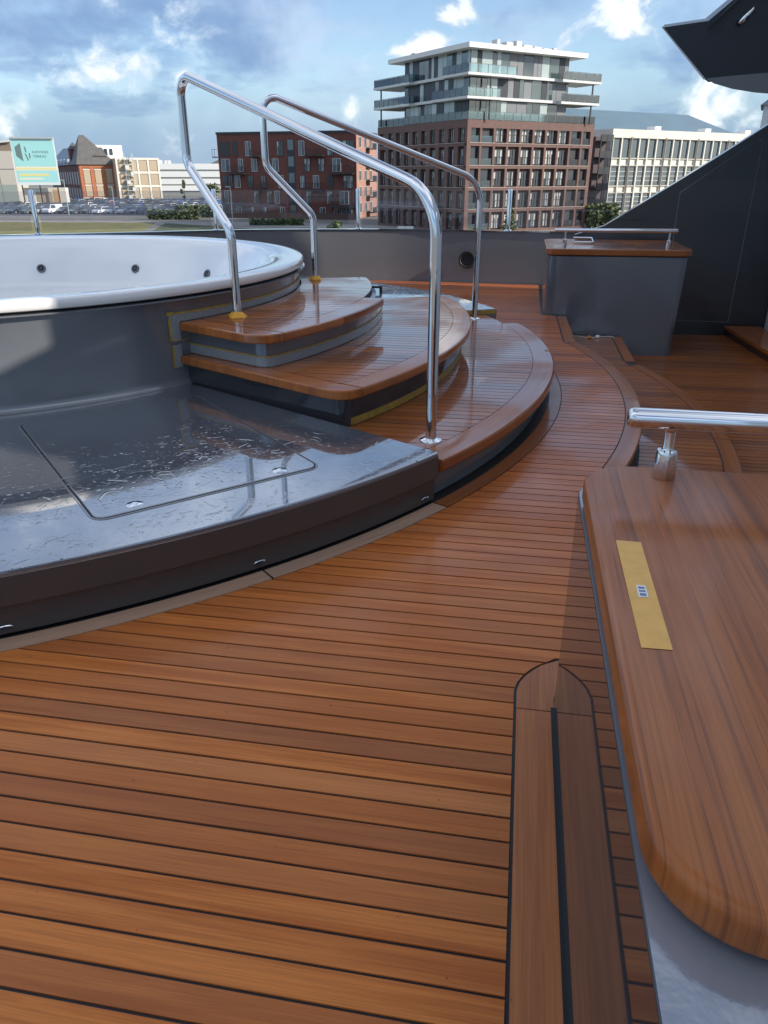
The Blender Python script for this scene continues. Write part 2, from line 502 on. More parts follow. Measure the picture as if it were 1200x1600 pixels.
def planks(loops, ztop, thick, mat, parent, ya, yb, pitch=.0594, phase=.047, gap=.0062, inset=.003, sub=5, name='plank', cap=300):
    """teak planks running athwart, each one cut to the outline and separate from the next"""
    k = math.floor((ya - phase) / pitch); cnt = 0
    while phase + k * pitch < yb:
        y0 = phase + k * pitch + gap / 2; y1 = phase + (k + 1) * pitch - gap / 2; k += 1
        ys = [y0 + (y1 - y0) * i / sub for i in range(sub + 1)]
        rows = [[(a + inset, b - inset) for a, b in crossings(loops, y) if b - a > .025] for y in ys]
        i = 0
        while i <= sub:
            j = i
            while j + 1 <= sub and len(rows[j + 1]) == len(rows[i]): j += 1
            if j > i and rows[i]:
                for q in range(len(rows[i])):
                    L = [(rows[s_][q][0], ys[s_]) for s_ in range(i, j + 1)]
                    Rr = [(rows[s_][q][1], ys[s_]) for s_ in range(i, j + 1)]
                    if i > 0 and len(rows[i - 1]): L.insert(0, (L[0][0], ys[i - 1] + .0002)); Rr.insert(0, (Rr[0][0], ys[i - 1] + .0002))
                    if max(b[0] - a[0] for a, b in zip(L, Rr)) < .03: continue
                    poly = L[::-1] + Rr
                    n = len(poly)
                    dz = random.uniform(-.0004, .0004)
                    v = [(x, y, ztop - thick) for x, y in poly] + [(x, y, ztop + dz) for x, y in poly]
                    f = [tuple(range(n, 2 * n))] + [(a_, (a_ + 1) % n, n + (a_ + 1) % n, n + a_) for a_ in range(n)]
                    mesh(name, v, f, mat, parent); cnt += 1
            i = j + 1 if j > i else i + 1
    return cnt


# ------------------------------------------------------------------ main deck (level 0), steps down to starboard
Z1, Z2 = -.17, -.34
deck = prism('deck', [(-9, -1.0), (.30, -1.0), (.30, 1.7), (.58, 1.75)] + arc(3.99, -19, 20.5, 30) + [(.43, 5.80), (.415, 6.95), (.415, 9.2), (-9, 9.2)], -.30, -.0035, CAULK)
tag(deck, kind='structure', label='upper teak deck with black caulked seams around the tub platform')
nose = [(.057, 1.52), (.064, 1.555), (.08, 1.590), (.098, 1.617), (.120, 1.641), (.140, 1.655), (.163, 1.677)]
Rin0 = 3.915
main_outline = [(-8.6, -.9), (.056, -.9)] + nose + [(.50, 1.70), (.545, 1.75)] + arc(Rin0, -19, 20.5, 30) + [(.345, 5.80), (.33, 6.95), (.2, 7.0), (.2, 9.02),
                (-.84, 9.06), (-1.6, 9.10), (-3.06, 8.72), (-4.16, 8.1), (-5.4, 7.42), (-8.6, 5.0)]
hole = arc(3.575, 0, 360, 160)[:-1]
planks([main_outline, hole], 0, .004, TX, deck, -.9, 9.1)
# margin boards
MJ = [-62, -43.2, -30.3, -10, 12, 34, 60]
for i in range(len(MJ) - 1):
    a0, a1 = MJ[i] + .07, MJ[i + 1] - .07
    sweep('margin_board', arc(3.572, a0, a1, 18), [(0, -.004), (0, .0), (-.064, .0), (-.064, -.004)], TPD if i in (0, 1) else TP, deck, smooth=False)
for a0, a1 in ((-19, -1.9), (-1.8, 10), (10.1, 20.3)):
    sweep('margin_board', arc(4.0, a0, a1, 12), round_prof(-.082, 0, -.03, 0, .006, 2), TP, deck)
sweep('margin_board', [(.437, 5.79), (.417, 6.95)], round_prof(-.08, 0, -.03, 0, .006, 2), TYD, deck)
# cabinet margin boards
prism('margin_board', [(.061, -.9), (.148, -.9), (.148, 1.453), (.061, 1.453)], -.004, .0005, TY, deck)
prism('margin_board', [(.061, 1.457), (.148, 1.457), (.148, 1.50), (.158, 1.55), (.190, 1.62), (.172, 1.668), (.142, 1.650), (.122, 1.636), (.102, 1.613), (.084, 1.588), (.068, 1.555), (.061, 1.52)], -.004, .0005, TY, deck)
deck_riser = sweep('deck_riser', [(.57, 1.75)] + arc(3.975, -19, 20.5, 24) + [(.405, 5.8), (.39, 6.95)], [(0, -.03), (0, Z1), (-.03, Z1), (-.03, -.03)], GREY2, deck)

step1 = prism('lower_deck_step', [(.5, 1.0), (.90, 1.0), (.92, 3.0)] + arc(4.48, -19, 20, 24) + [(.900, 6.0), (.905, 7.0), (.36, 7.0), (.36, 5.8)] + arc(3.9, 20, -19, 24), -.335, Z1 - .0035, CAULK)
tag(step1, kind='structure', label='curved middle teak step between upper and lower deck')
o1 = [(.56, 1.1), (.83, 1.1), (.85, 3.0)] + arc(4.405, -19, 19.5, 24) + [(.825, 6.02), (.83, 6.98), (.43, 6.98), (.452, 5.8)] + arc(4.005, 20.4, -19, 24)
planks([o1], Z1, .004, TXS, step1, 1.1, 6.98)
for a0, a1 in ((-19, -3.2), (-3.1, 19.4)):
    sweep('margin_board', arc(4.49, a0, a1, 16), round_prof(-.08, 0, Z1 - .03, Z1, .006, 2), TP, step1)
sweep('margin_board', [(.915, 6.0), (.915, 6.98)], round_prof(-.08, 0, Z1 - .03, Z1, .006, 2), TYD, step1)
sweep('step_riser', arc(4.465, -19, 20, 24) + [(.895, 6.0), (.895, 6.98)], [(0, Z1 - .03), (0, Z2), (-.02, Z2), (-.02, Z1 - .03)], GREY2, step1)

low = prism('lower_deck', [(.4, -1.0), (2.4, -1.0), (2.4, 8.2), (.4, 8.2)], -.5, Z2 - .0035, CAULK)
tag(low, kind='structure', label='lower teak deck at the foot of the curved steps')
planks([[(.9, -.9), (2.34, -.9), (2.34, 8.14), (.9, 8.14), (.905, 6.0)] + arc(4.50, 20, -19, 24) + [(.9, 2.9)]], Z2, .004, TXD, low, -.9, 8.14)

# ------------------------------------------------------------------ tub platform (grey, wet)
ZP, ZA, ZB, ZC = .20, .165, .34, .50
plat = thing('tub_platform', 'curved dark grey platform around the tub, wet with rain, with a square hatch', 'platform', (0, 0, 0))
for a0, a1 in ((-170, -30), (27, 170)):
    n = 70
    sweep('platform_top', arc(3.51, a0, a1, n), [(0, .188), (-.003, .196), (-.010, ZP), (-1.66, ZP), (-1.66, .14), (-.03, .14), (-.03, .098), (0, .098)], WETG if a0 < 0 else WETG, plat, auto=30)
    sweep('skirt', arc(3.497, a0, a1, n), [(0, 0.006), (0, .096), (-.05, .096), (-.05, 0.006)], SKIRT, plat)
    sweep('skirt_face', arc(3.5125, a0, a1 , n), [(0, .100), (0, .184), (-.002, .186), (-.002, .100)], SKIRT, plat)
# small oval drain ports in the skirt
for ad in (-55.4, -43.3, -31.0):
    x, y = P(3.499, ad); M = Matrix.Translation((x, y, .028)) @ Matrix.Rotation(R(ad), 4, 'Z')
    b = MB(); ring = []
    for k in range(16):
        an = 2 * math.pi * k / 16
        ring.append((0, math.cos(an) * .022, math.sin(an) * .006))
    v = [M @ Vector((.001, p[1], p[2])) for p in ring] + [M @ Vector((.003, p[1] * .8, p[2] * .65)) for p in ring] + [M @ Vector((-.001, p[1] * .7, p[2] * .45)) for p in ring]
    f = [(k, (k + 1) % 16, 16 + (k + 1) % 16, 16 + k) for k in range(16)] + [(16 + k, 16 + (k + 1) % 16, 32 + (k + 1) % 16, 32 + k) for k in range(16)]
    dp = mesh('drain_port', v, f, CHROME, plat, True)
    mesh('opening', [M @ Vector((.0005, p[1] * .72, p[2] * .5)) for p in ring], [tuple(range(16))], CAULK, dp)
# hatch in the platform
hq = [(-2.005, 2.676), (-1.208, 1.860), (-.662, 2.415), (-1.468, 3.225)]


def roundpoly(poly, r, seg=5):
    n = len(poly); pts3 = [Vector((*p, 0)) for p in poly]; out = []
    for i in range(n):
        p = pts3[i]; a = (pts3[i - 1] - p).normalized(); b = (pts3[(i + 1) % n] - p).normalized()
        half = math.acos(a.dot(b)) / 2; t = r / math.tan(half)
        c = p + (a + b).normalized() * (r / math.sin(half))
        s0 = p + a * t - c; s1 = p + b * t - c; ang = s0.angle(s1)
        for k in range(seg + 1):
            u = k / seg; q = (s0 * math.sin((1 - u) * ang) + s1 * math.sin(u * ang)) / math.sin(ang); q += c
            out.append((q.x, q.y))
    return out


gasket = prism('hatch_gasket', roundpoly([(-2.012, 2.676), (-1.208, 1.853), (-.655, 2.415), (-1.468, 3.232)], .045), ZP - .001, ZP + .0008, RUBBER, plat)
hatch = slab('hatch_lid', roundpoly(hq, .04), ZP - .004, ZP + .005, .004, WETG, plat, 4)
for x, y in ((-1.145, 1.985), (-.785, 2.348)):
    l = lathe('latch', [(0, ZP + .0085), (.010, ZP + .0085), (.011, ZP + .0072), (.024, ZP + .0068), (.027, ZP + .005), (.027, ZP + .002)], CHROME, hatch, (x, y), 24)
sweep('hatch_edge_glint', roundpoly([(-2.016, 2.676), (-1.208, 1.849), (-.651, 2.415), (-1.468, 3.236)], .047), [(0, ZP - .001), (.005, ZP - .001), (.003, ZP + .0025), (0, ZP + .0025)], TUBW, plat, closed=True, auto=20)  # pale ring added to stand in for the lit inner edge of the groove


# rain water standing on the paint: beads and short winding runs
def water(name, spots, parent, mat, seed):
    g = random.Random(seed); V = []; F = []
    for (x, y, zz, sc_) in spots:
        worm = g.random() < .38
        n_ = g.randint(4, 9) if worm else 3
        wd = g.uniform(.0018, .0042) * sc_ if worm else g.uniform(.0015, .0060) * sc_
        ht = wd * g.uniform(.075, .13); st = g.uniform(.004, .0075) * sc_ if worm else wd * .7
        a = g.uniform(0, 6.28); px_, py_ = x, y; base = len(V)
        cur = g.uniform(-.5, .5)
        for i in range(n_ + 1):
            u = i / n_; k = math.sqrt(max(0.0, 1 - (2 * u - 1) ** 2)) if not worm else min(1, 2.6 * math.sqrt(max(0, min(u, 1 - u)))) 
            k = max(k, .02) * g.uniform(.8, 1.2)
            nx, ny = -math.sin(a), math.cos(a)
            for j in range(6):
                t = -1 + 2 * j / 5
                V.append((px_ + nx * t * wd * k, py_ + ny * t * wd * k, zz + ht * min(k, 1) * (1 - t * t) ** .8 - .0001))
            px_ += math.cos(a) * st; py_ += math.sin(a) * st; cur += g.uniform(-.5, .5); cur *= .8; a += cur
        for i in range(n_):
            for j in range(5):
                p = base + i * 6 + j
                F.append((p, p + 6, p + 7, p + 1))
    o = mesh(name, V, F, mat, parent, True, auto=80)
    o['kind'] = 'stuff'
    return o


gw = random.Random(4)
hc = [Vector(q_) for q_ in hq]


def in_hatch(x, y):
    sgn = [(hc[(i + 1) % 4] - hc[i]).cross(Vector((x, y)) - hc[i]) if False else (hc[(i + 1) % 4].x - hc[i].x) * (y - hc[i].y) - (hc[(i + 1) % 4].y - hc[i].y) * (x - hc[i].x) for i in range(4)]
    return all(q_ > .0 for q_ in sgn), min(abs(q_) for q_ in sgn)


sp_ = []
from mathutils import noise as mnoise
while len(sp_) < 3000:
    r_ = math.sqrt(gw.uniform(2.02 ** 2, 3.485 ** 2)); a_ = gw.uniform(-74, -30.6)
    x, y = P(r_, a_)
    d_ = mnoise.noise(Vector((x * 2.6, y * 2.6, 1.3))) * .9 + mnoise.noise(Vector((x * 7, y * 7, 5))) * .5
    if d_ * .5 + gw.uniform(-.45, .45) < .0 + max(0, 2.9 - r_) * .45: continue
    ins, dm = in_hatch(x, y)
    if dm < .04: continue
    sp_.append((x, y, ZP + (.005 if ins else 0.0), gw.choice((.6, .8, 1, 1, 1.3, 1.8))))
water('water_drops', sp_, plat, WETG, 8)
sp_ = []
for _ in range(1500):
    x, y = P(math.sqrt(gw.uniform(2.1 ** 2, 3.49 ** 2)), gw.uniform(27.4, 62)); sp_.append((x, y, ZP, gw.choice((1.2, 1.6, 2.2))))
water('water_drops', sp_, plat, WETG, 9)
# yellow tape along the step beside the far side platform
prism('masking_tape', [P(2.6, 26.9), P(3.50, 26.9), P(3.50, 26.75), P(2.6, 26.75)], ZA + .001, ZP - .004, TAPEY, plat)

# ------------------------------------------------------------------ tub
tub = thing('hot_tub', 'round white hot tub sunk in a dark grey drum beside the teak steps', 'hot tub', (C[0], C[1], 0))
lathe('tub_wall', [(1.965, .2), (1.957, .203), (1.948, .210), (1.942, .222), (1.94, .240), (1.94, .602), (1.944, .606), (1.978, .607), (1.978, .613), (1.94, .613), (1.80, .613)], TUBW, tub, seg=160, auto=50)
lathe('rim_shadow_gap', [(1.940, .611), (1.940, .628)], RUBBER, tub, seg=120)
prof = [(1.92, .626), (1.965, .625), (1.972, .630), (1.973, .648), (1.972, .663), (1.968, .669), (1.958, .673), (1.93, .674), (1.85, .671), (1.80, .664), (1.775, .652), (1.755, .63), (1.72, .58), (1.655, .46), (1.60, .34), (1.57, .29), (1.50, .262), (1.35, .256), (1.18, .256), (1.13, .245), (1.10, .21), (1.04, 0.02), (1.0, -.08), (.93, -.13), (.5, -.15), (0, -.15)]
shell = lathe('tub_shell', prof, GEL, tub, seg=160, auto=60)
for (x, y, zz) in ((-3.93, 5.90, .432), (-3.16, 6.02, .432), (-2.44, 5.78, .44), (-4.7, 5.2, .43), (-4.95, 4.4, .43)):
    d = Vector((x - C[0], y - C[1], 0)); d.normalize()
    M = Matrix.Translation((d.x * 1.643, d.y * 1.643, .434)) @ Vector((-d.x, -d.y, .52)).to_track_quat('Z', 'Y').to_matrix().to_4x4()
    v = []; f = []; prj = [(.036, 0.004), (.034, .010), (.022, .012), (.020, .006)]
    for k in range(20):
        an = 2 * math.pi * k / 20
        for r_, h_ in prj: v.append(M @ Vector((r_ * math.cos(an), r_ * math.sin(an), h_)))
    for k in range(20):
        l = (k + 1) % 20
        for q in range(3): f.append((k * 4 + q, l * 4 + q, l * 4 + q + 1, k * 4 + q + 1))
    j = mesh('jet', v, f, pmat('jet_grey', (.14, .15, .16), .3, .6), tub, True)
    ncap = [M @ Vector((.020 * math.cos(2 * math.pi * k / 16), .020 * math.sin(2 * math.pi * k / 16), .007)) for k in range(16)] + [M @ Vector((0, 0, .002))]
    mesh('nozzle', ncap, [(k, (k + 1) % 16, 16) for k in range(16)], CHROME if False else RUBBER, j)
    nc2 = [M @ Vector((.008 * math.cos(2 * math.pi * k / 12), .008 * math.sin(2 * math.pi * k / 12), .012)) for k in range(12)]
    mesh('nozzle_tip', nc2, [tuple(range(12))], pmat('jet_grey', (0, 0, 0)), j)

# ------------------------------------------------------------------ steps of the tub stair
stair = thing('tub_stair', 'three curved teak steps climbing to the rim of the hot tub', 'steps', (0, 0, 0))


def step(r, a0, a1, zt, th, rin, far_rad=False, joint=None, nos_end=None, cr=.10, bw=.105, riser_z=0, ovh=.055, field_mat=TXS, side=True):
    """one tread: sub deck, nosing boards with a rounded near corner, planks"""
    # near side edge: radial line at a0; outline corner rounded
    pin = Vector((*P(rin, a0), 0)); cor = Vector((*P(r, a0), 0)); pa = Vector((*P(r, a0 + 9), 0))
    rad = (cor - pin).normalized(); tan = Vector((-math.sin(R(a0)), math.cos(R(a0)), 0))
    t = cr
    c0 = cor - rad * t; cpath = []
    for k in range(7):
        u = k / 6
        a_ang = math.degrees(t / r)
        p2 = Vector((*P(r, a0 + a_ang), 0))
        q = c0 * (1 - u) ** 2 + cor * 2 * u * (1 - u) + p2 * u * u
        cpath.append((q.x, q.y))
    ne = nos_end or a1
    side_path = [(pin.x, pin.y)] + cpath
    arc_path = arc(r, a0 + math.degrees(t / r) + .08, ne, 30)
    prof = round_prof(-bw, 0, zt - th, zt, .011, 4)
    if side:
        aj = a0 + math.degrees(t / r); nrm_ = Vector((-rad.y, rad.x, 0))
        i0 = Vector((*P(r - bw, aj), 0))
        # inner edge parallel to the side, from the joint back to the tub
        s1 = (i0 - pin).dot(rad); m_ = pin + rad * (s1 - .02) + nrm_ * bw
        outl = side_path + [(i0.x, i0.y), (m_.x, m_.y), ((pin + nrm_ * bw).x, (pin + nrm_ * bw).y)]
        slab('nosing_board', outl, zt - th, zt, .008, TSN, stair, 3)
    else: arc_path = arc(r, a0, ne, 34)
    cuts = [0, 30] if not joint else [0, joint, 30]
    for q in range(len(cuts) - 1):
        seg_ = arc_path[cuts[q]:cuts[q + 1] + 1]
        if q < len(cuts) - 2:
            e, f_ = Vector(seg_[-2]), Vector(seg_[-1]); seg_ = seg_[:-1] + [tuple(f_ - (f_ - e).normalized() * .003)]
        sweep('nosing_board', seg_, prof, TPS, stair)
    # sub deck and field
    if side:
        nn = normals2d(side_path + arc(r, a0 + 6, a1, 30), False)
    inner = arc(r - bw, a0 + math.degrees((bw + .0) / (r - bw)) if side else a0, a1, 30)
    ins = [P(rin + .002, a0 + (math.degrees(bw / rin) if side else 0))]
    outline = ins + inner + arc(rin + .002, a1, a0 + (math.degrees(bw / rin) if side else 0), 16)[:-1]
    prism('step_core', outline, zt - th + .003, zt - .0035, CAULK, stair)
    ys = [p[1] for p in outline]
    planks([outline], zt, .004, field_mat, stair, min(ys), max(ys))
    return outline


# tread A (lowest), tread B, tread C (top)
step(3.52, -29.7, 26.6, ZA, .050, 2.30, joint=None, side=False, bw=.118, field_mat=TXS)
sweep('riser', arc(3.46, -30, 27, 30), [(0, .001), (0, ZA - .052), (-.05, ZA - .052), (-.05, .001)], TUBW, stair)
step(3.03, -30.0, 24, ZB, .042, 1.95, joint=None, cr=.12, bw=.11)
step(2.53, -29.6, 22, ZC, .042, 1.95, joint=13, nos_end=-1.0, cr=.14, bw=.12)


def riser(r, a0, a1, z0, z1, rin, cr=.07):
    pin = Vector((*P(rin, a0), 0)); cor = Vector((*P(r, a0), 0)); rad = (cor - pin).normalized()
    c0 = cor - rad * cr; path = [(pin.x, pin.y)]
    for k in range(6):
        u = k / 5; p2 = Vector((*P(r, a0 + math.degrees(cr / r)), 0))
        q = c0 * (1 - u) ** 2 + cor * 2 * u * (1 - u) + p2 * u * u
        path.append((q.x, q.y))
    path += arc(r, a0 + math.degrees(cr / r) + .5, a1, 26)
    return path


pB = riser(2.975, -28.8, 24, 0, 0, 1.94)
sweep('riser', pB, [(0, ZA + .001), (0, ZB - .043), (-.04, ZB - .043), (-.04, ZA + .001)], GREY2, stair)
pC = riser(2.475, -28.0, 20, 0, 0, 1.94)
sweep('riser', pC, [(0, ZB + .001), (0, ZC - .043), (-.04, ZC - .043), (-.04, ZB + .001)], GREY, stair)
# masking on the risers
sweep('masking_tape', pB[5:], [(.0015, ZA + .004), (.0015, ZA + .036), (0.0005, ZA + .036), (0.0005, ZA + .004)], TAPEY, stair)
sweep('masking_film', pC, [(.002, ZB + .004), (.002, ZB + .046), (0.0005, ZB + .046), (0.0005, ZB + .004)], FILM, stair)
sweep('masking_tape', pC, [(.003, ZB + .046), (.003, ZB + .053), (0.0005, ZB + .053), (0.0005, ZB + .046)], TAPEY, stair)
# masking on the tub wall above the top tread
sweep('masking_film', arc(1.940, -31.2, 24, 40), [(.002, ZC + .002), (.002, ZC + .036), (0.0005, ZC + .036), (0.0005, ZC + .002)], FILM, stair)
sweep('masking_tape', arc(1.940, -31.2, 24, 40), [(.0025, ZC + .036), (.0025, ZC + .046), (0.0005, ZC + .046), (0.0005, ZC + .036)], TAPEY, stair)
for a, wd, z0, z1, mt in ((-30.3, .75, ZC - .085, ZC + .005, FILM), (-31.2, .22, ZC - .085, ZC + .02, TAPEY), (-30.3, .62, ZB - .055, ZB + .055, FILM), (-31.1, .18, ZB - .055, ZB + .055, TAPEY), (-29.6, 1.4, ZC - .089, ZC - .082, TAPEY), (-31.0, .6, ZC + .036, ZC + .052, TAPEY)):
    sweep('masking_tape' if mt is TAPEY else 'masking_film', arc(1.9425, a - wd, a + wd, 4), [(.003, z0), (.003, z1), (.0015, z1), (.0015, z0)], mt, stair)
# loose bracket at the end of the unfinished nosing
bk = MB().box(-.01, .055, -.012, .012, 0, .012).box(.043, .055, -.012, .012, -.035, 0)
o = bk.build('bracket', RUBBER, stair); x, y = P(2.42, 12); o.location = (x, y, ZC - .018); o.rotation_euler = (0, 0, R(-8))

# ------------------------------------------------------------------ stair handrails
def handrail(U, L, label, ex, zt_, zb_):
    t = thing('handrail', label, 'handrail', (L[0], L[1], ZA), 0, 'polished handrails of the tub stair')
    o = Vector((*L, ZA))
    U3 = Vector((U[0], U[1], 0)); L3 = Vector((L[0], L[1], 0)); d = (U3 - L3); dl = d.length; d.normalize()
    def q(s, zz): return L3 + d * s + Vector((0, 0, zz)) - o
    pts = [q(dl, ZC - .01), q(dl, .905), q(dl + ex, 1.195), q(dl + ex, zt_), q(0, zb_), q(0, ZA - .01)]
    pth = fillet(pts, [.10, .10, .075, .20], 9)
    # long straight runs get extra rings so reflections stay smooth
    tube('rail_tube', pth, .0215, CHROME, t, 24)
    c = lathe('base_flange', [(.0215, .012), (.026, .011), (.044, .004), (.046, .0005), (.046, -.001)], CHROME, t, (0, 0), 28)
    # sealant collar round the upper foot
    v = []; f = []; n = 22
    for k in range(n):
        an = 2 * math.pi * k / n
        for r_, h_ in ((.021, .026), (.030, .020), (.040, .008), (.046, 0.0)):
            rr = r_ * (1 + random.uniform(-.12, .12)) if h_ < .02 else r_
            p = q(dl, ZC + h_ + (random.uniform(-.003, .003) if h_ else 0)); v.append((p.x + rr * math.cos(an), p.y + rr * math.sin(an), p.z))
    for k in range(n):
        l = (k + 1) % n
        for j in range(3): f.append((k * 4 + j, l * 4 + j, l * 4 + j + 1, k * 4 + j + 1))
    mesh('sealant', v, f, PUTTY, t, True)
    return t


handrail((-1.383, 3.626), (-.315, 2.879), 'near polished steel handrail in front, from the lowest step up to the tub rim', .325, 1.585, 1.086)
handrail((-1.368, 5.094), (-.325, 5.724), 'far polished steel handrail behind the near one, on the other side of the steps', .295, 1.60, 1.104)

# ------------------------------------------------------------------ foreground cabinet
cab = thing('bar_cabinet', 'dark glossy cabinet in the right foreground with a thick varnished teak top', 'cabinet', (.147, 1.6, 0))
oC = Vector((.147, 1.6, 0))
def loc(o, origin):
    o.location = -Vector(origin); return o
cpoly = roundpoly([(.148, -.9), (1.25, -.9), (1.25, 1.575), (.148, 1.575)], .10, 8)
loc(slab('cabinet_body', cpoly, -.02, .545, .003, GREY2, cab, 2), oC)
loc(sweep('floor_seam', [(.149, -.9), (.149, 1.47)], [(0, .0008), (0, .0014), (-.0085, .0014), (-.0085, .0008)], CAULK, cab), oC)
CABTOP = pmat('wet_grey_cabinet_top', (.27, .29, .33), .16, metal=.3, coat=1, coat_rough=.03, bump=(16, .0016))
tp = roundpoly([(.150, -.9), (1.24, -.9), (1.24, 1.570), (.150, 1.570)], .10, 8)
loc(prism('cabinet_top', tp, .544, .5462, CABTOP, cab), oC)
gp = roundpoly([(.170, .475), (1.15, .475), (1.15, 1.49), (.170, 1.49)], .10, 8)
loc(prism('top_shadow_gap', gp, .546, .556, RUBBER, cab), oC)  # black filler standing in for the shadow gap under the slab
sp = roundpoly([(.1495, .455), (1.18, .455), (1.18, 1.517), (.1495, 1.517)], .105, 10)
slabo = loc(slab('teak_top', sp, .554, .603, .014, TSLAB, cab, 5), oC)
# tape with a small printed label
tape = mesh('masking_tape', [(.183, .838, .6038), (.2215, .839, .6038), (.2225, 1.147, .6038), (.183, 1.148, .6038)], [(0, 1, 2, 3)], TAPEO)
tag(tape, 'ochre strip of masking tape stuck on the varnished teak top', 'tape')
lb = mesh('paper_label', [(.196, .966, .6043), (.210, .968, .6043), (.2095, 1.001, .6043), (.1965, 1.0, .6043)], [(0, 1, 2, 3)], PAPER)
tag(lb, 'tiny white printed sticker in the middle of the ochre tape', 'sticker')
b = MB()
for y0, y1 in ((.970, .977), (.981, .986), (.990, .996)): b.box(.1985, .2075, y0, y1, .6044, .6046)
b.build('print_line', INK, lb)
# rail over the cabinet
cr_ = thing('cabinet_rail', 'polished steel grab rail standing on the teak top in the right foreground', 'grab rail', (.304, 1.454, .603))
oR = (.304, 1.454, .603)
pts = [(.222, 1.454, .722), (.224, 1.454, .722), (.23, 1.454, .722), (.24, 1.454, .722), (1.1, 1.454, .722)]
loc(tube('rail_tube', pts, [.012, .0165, .019, .0197, .0197], CHROME, cr_, 28), oR)
for xx in (.304, .95):
    pz = loc(lathe('rail_post', [(.0215, .603), (.0225, .606), (.0200, .655), (.0185, .660), (.012, .662), (.0105, .668), (.0105, .698), (.016, .703), (.017, .709)], CHROME, cr_, (xx, 1.454), 28), oR)

# ------------------------------------------------------------------ far console box
cons = thing('console_box', 'dark grey console at the far end of the deck with a teak top', 'console', (.8, 7.6, Z2))
oB = (.8, 7.6, Z2)
bp_ = roundpoly([(.215, 7.0), (1.40, 7.03), (1.40, 8.10), (.215, 8.2)], .09, 6)
# tapered body
n = len(bp_); v = []
ctr = (.80, 7.6)
for zz, k in ((Z2, .955), (0.5, 1.0)):
    for x, y in bp_: v.append((ctr[0] + (x - ctr[0]) * (k if x > ctr[0] else 1) - oB[0], y - oB[1], zz - oB[2]))
mesh('console_body', v, [tuple(range(n))[::-1], tuple(range(n, 2 * n))] + [(i, (i + 1) % n, n + (i + 1) % n, n + i) for i in range(n)], GREY, cons, True, auto=30)
loc(prism('top_shadow_gap', roundpoly([(.215, 7.02), (1.40, 7.02), (1.40, 8.1), (.215, 8.1)], .08), .5, .508, RUBBER, cons), oB)
loc(slab('teak_top', roundpoly([(.195, 6.99), (1.43, 7.02), (1.43, 8.12), (.195, 8.12)], .11, 8), .508, .562, .010, teak('teak_console', 'x', 1.0, .75), cons, 3), oB)
rl = thing('console_rail', 'short polished grab rail on top of the far console', 'grab rail', (.35, 7.2, .56))
oL = (.35, 7.2, .56)
loc(tube('rail_tube', [(.262, 7.2, .700), (.266, 7.2, .70), (.275, 7.2, .70), (1.290, 7.2, .703), (1.30, 7.2, .703)], [.006, .014, .0165, .0165, .012], CHROME, rl, 16), oL)
for xx in (.355, 1.235):
    loc(lathe('rail_post', [(.018, .562), (.019, .565), (.017, .625), (.010, .630), (.0095, .690)], CHROME, rl, (xx, 7.2), 18), oL)
hd = tube('latch_handle', fillet([(.46, 7.55, .575), (.63, 7.55, .575), (.63, 7.75, .60), (.46, 7.75, .60)], .02, 4), .008, CHROME)
tag(hd, 'small bent steel handle lying on the far console top', 'handle')

# string and scraps at the foot of the console
pts = []
rs = random.Random(3)
for k in range(40):
    u = k / 39
    pts.append((.44 + .42 * u + .018 * math.sin(u * 23), 6.90 + .045 * math.sin(u * 9 + 1) + .02 * math.sin(u * 31), Z1 + .006))
s_ = tube('string', pts, .0035, STRING, None, 6)
tag(s_, 'tangled white string lying at the foot of the far console', 'string')
for i, (x, y, r_, m_, lab) in enumerate(((.63, 6.86, .018, FLESHY, 'crumpled orange scrap beside the white string'), (.70, 6.88, .020, PAPER, 'small white knotted scrap beside the white string'))):
    v = []; f = []
    for a in range(6):
        th = math.pi * a / 5
        for b_ in range(8):
            ph = 2 * math.pi * b_ / 8; k = r_ * rs.uniform(.7, 1.3)
            v.append((x + k * math.sin(th) * math.cos(ph), y + k * math.sin(th) * math.sin(ph), Z1 + .012 + k * .7 * math.cos(th)))
    for a in range(5):
        for b_ in range(8): f.append((a * 8 + b_, a * 8 + (b_ + 1) % 8, a * 8 + 8 + (b_ + 1) % 8, a * 8 + 8 + b_))
    tag(mesh('scrap', v, f, m_), lab, 'scrap')

# ------------------------------------------------------------------ bulwark round the bow
def smooth_path(pts, n=6):
    out = []
    for i in range(len(pts) - 1):
        p0 = Vector(pts[max(i - 1, 0)]); p1 = Vector(pts[i]); p2 = Vector(pts[i + 1]); p3 = Vector(pts[min(i + 2, len(pts) - 1)])
        for k in range(n):
            t = k / n
            q = .5 * ((2 * p1) + (-p0 + p2) * t + (2 * p0 - 5 * p1 + 4 * p2 - p3) * t * t + (-p0 + 3 * p1 - 3 * p2 + p3) * t ** 3)
            out.append((q.x, q.y))
    out.append(tuple(pts[-1]))
    return out


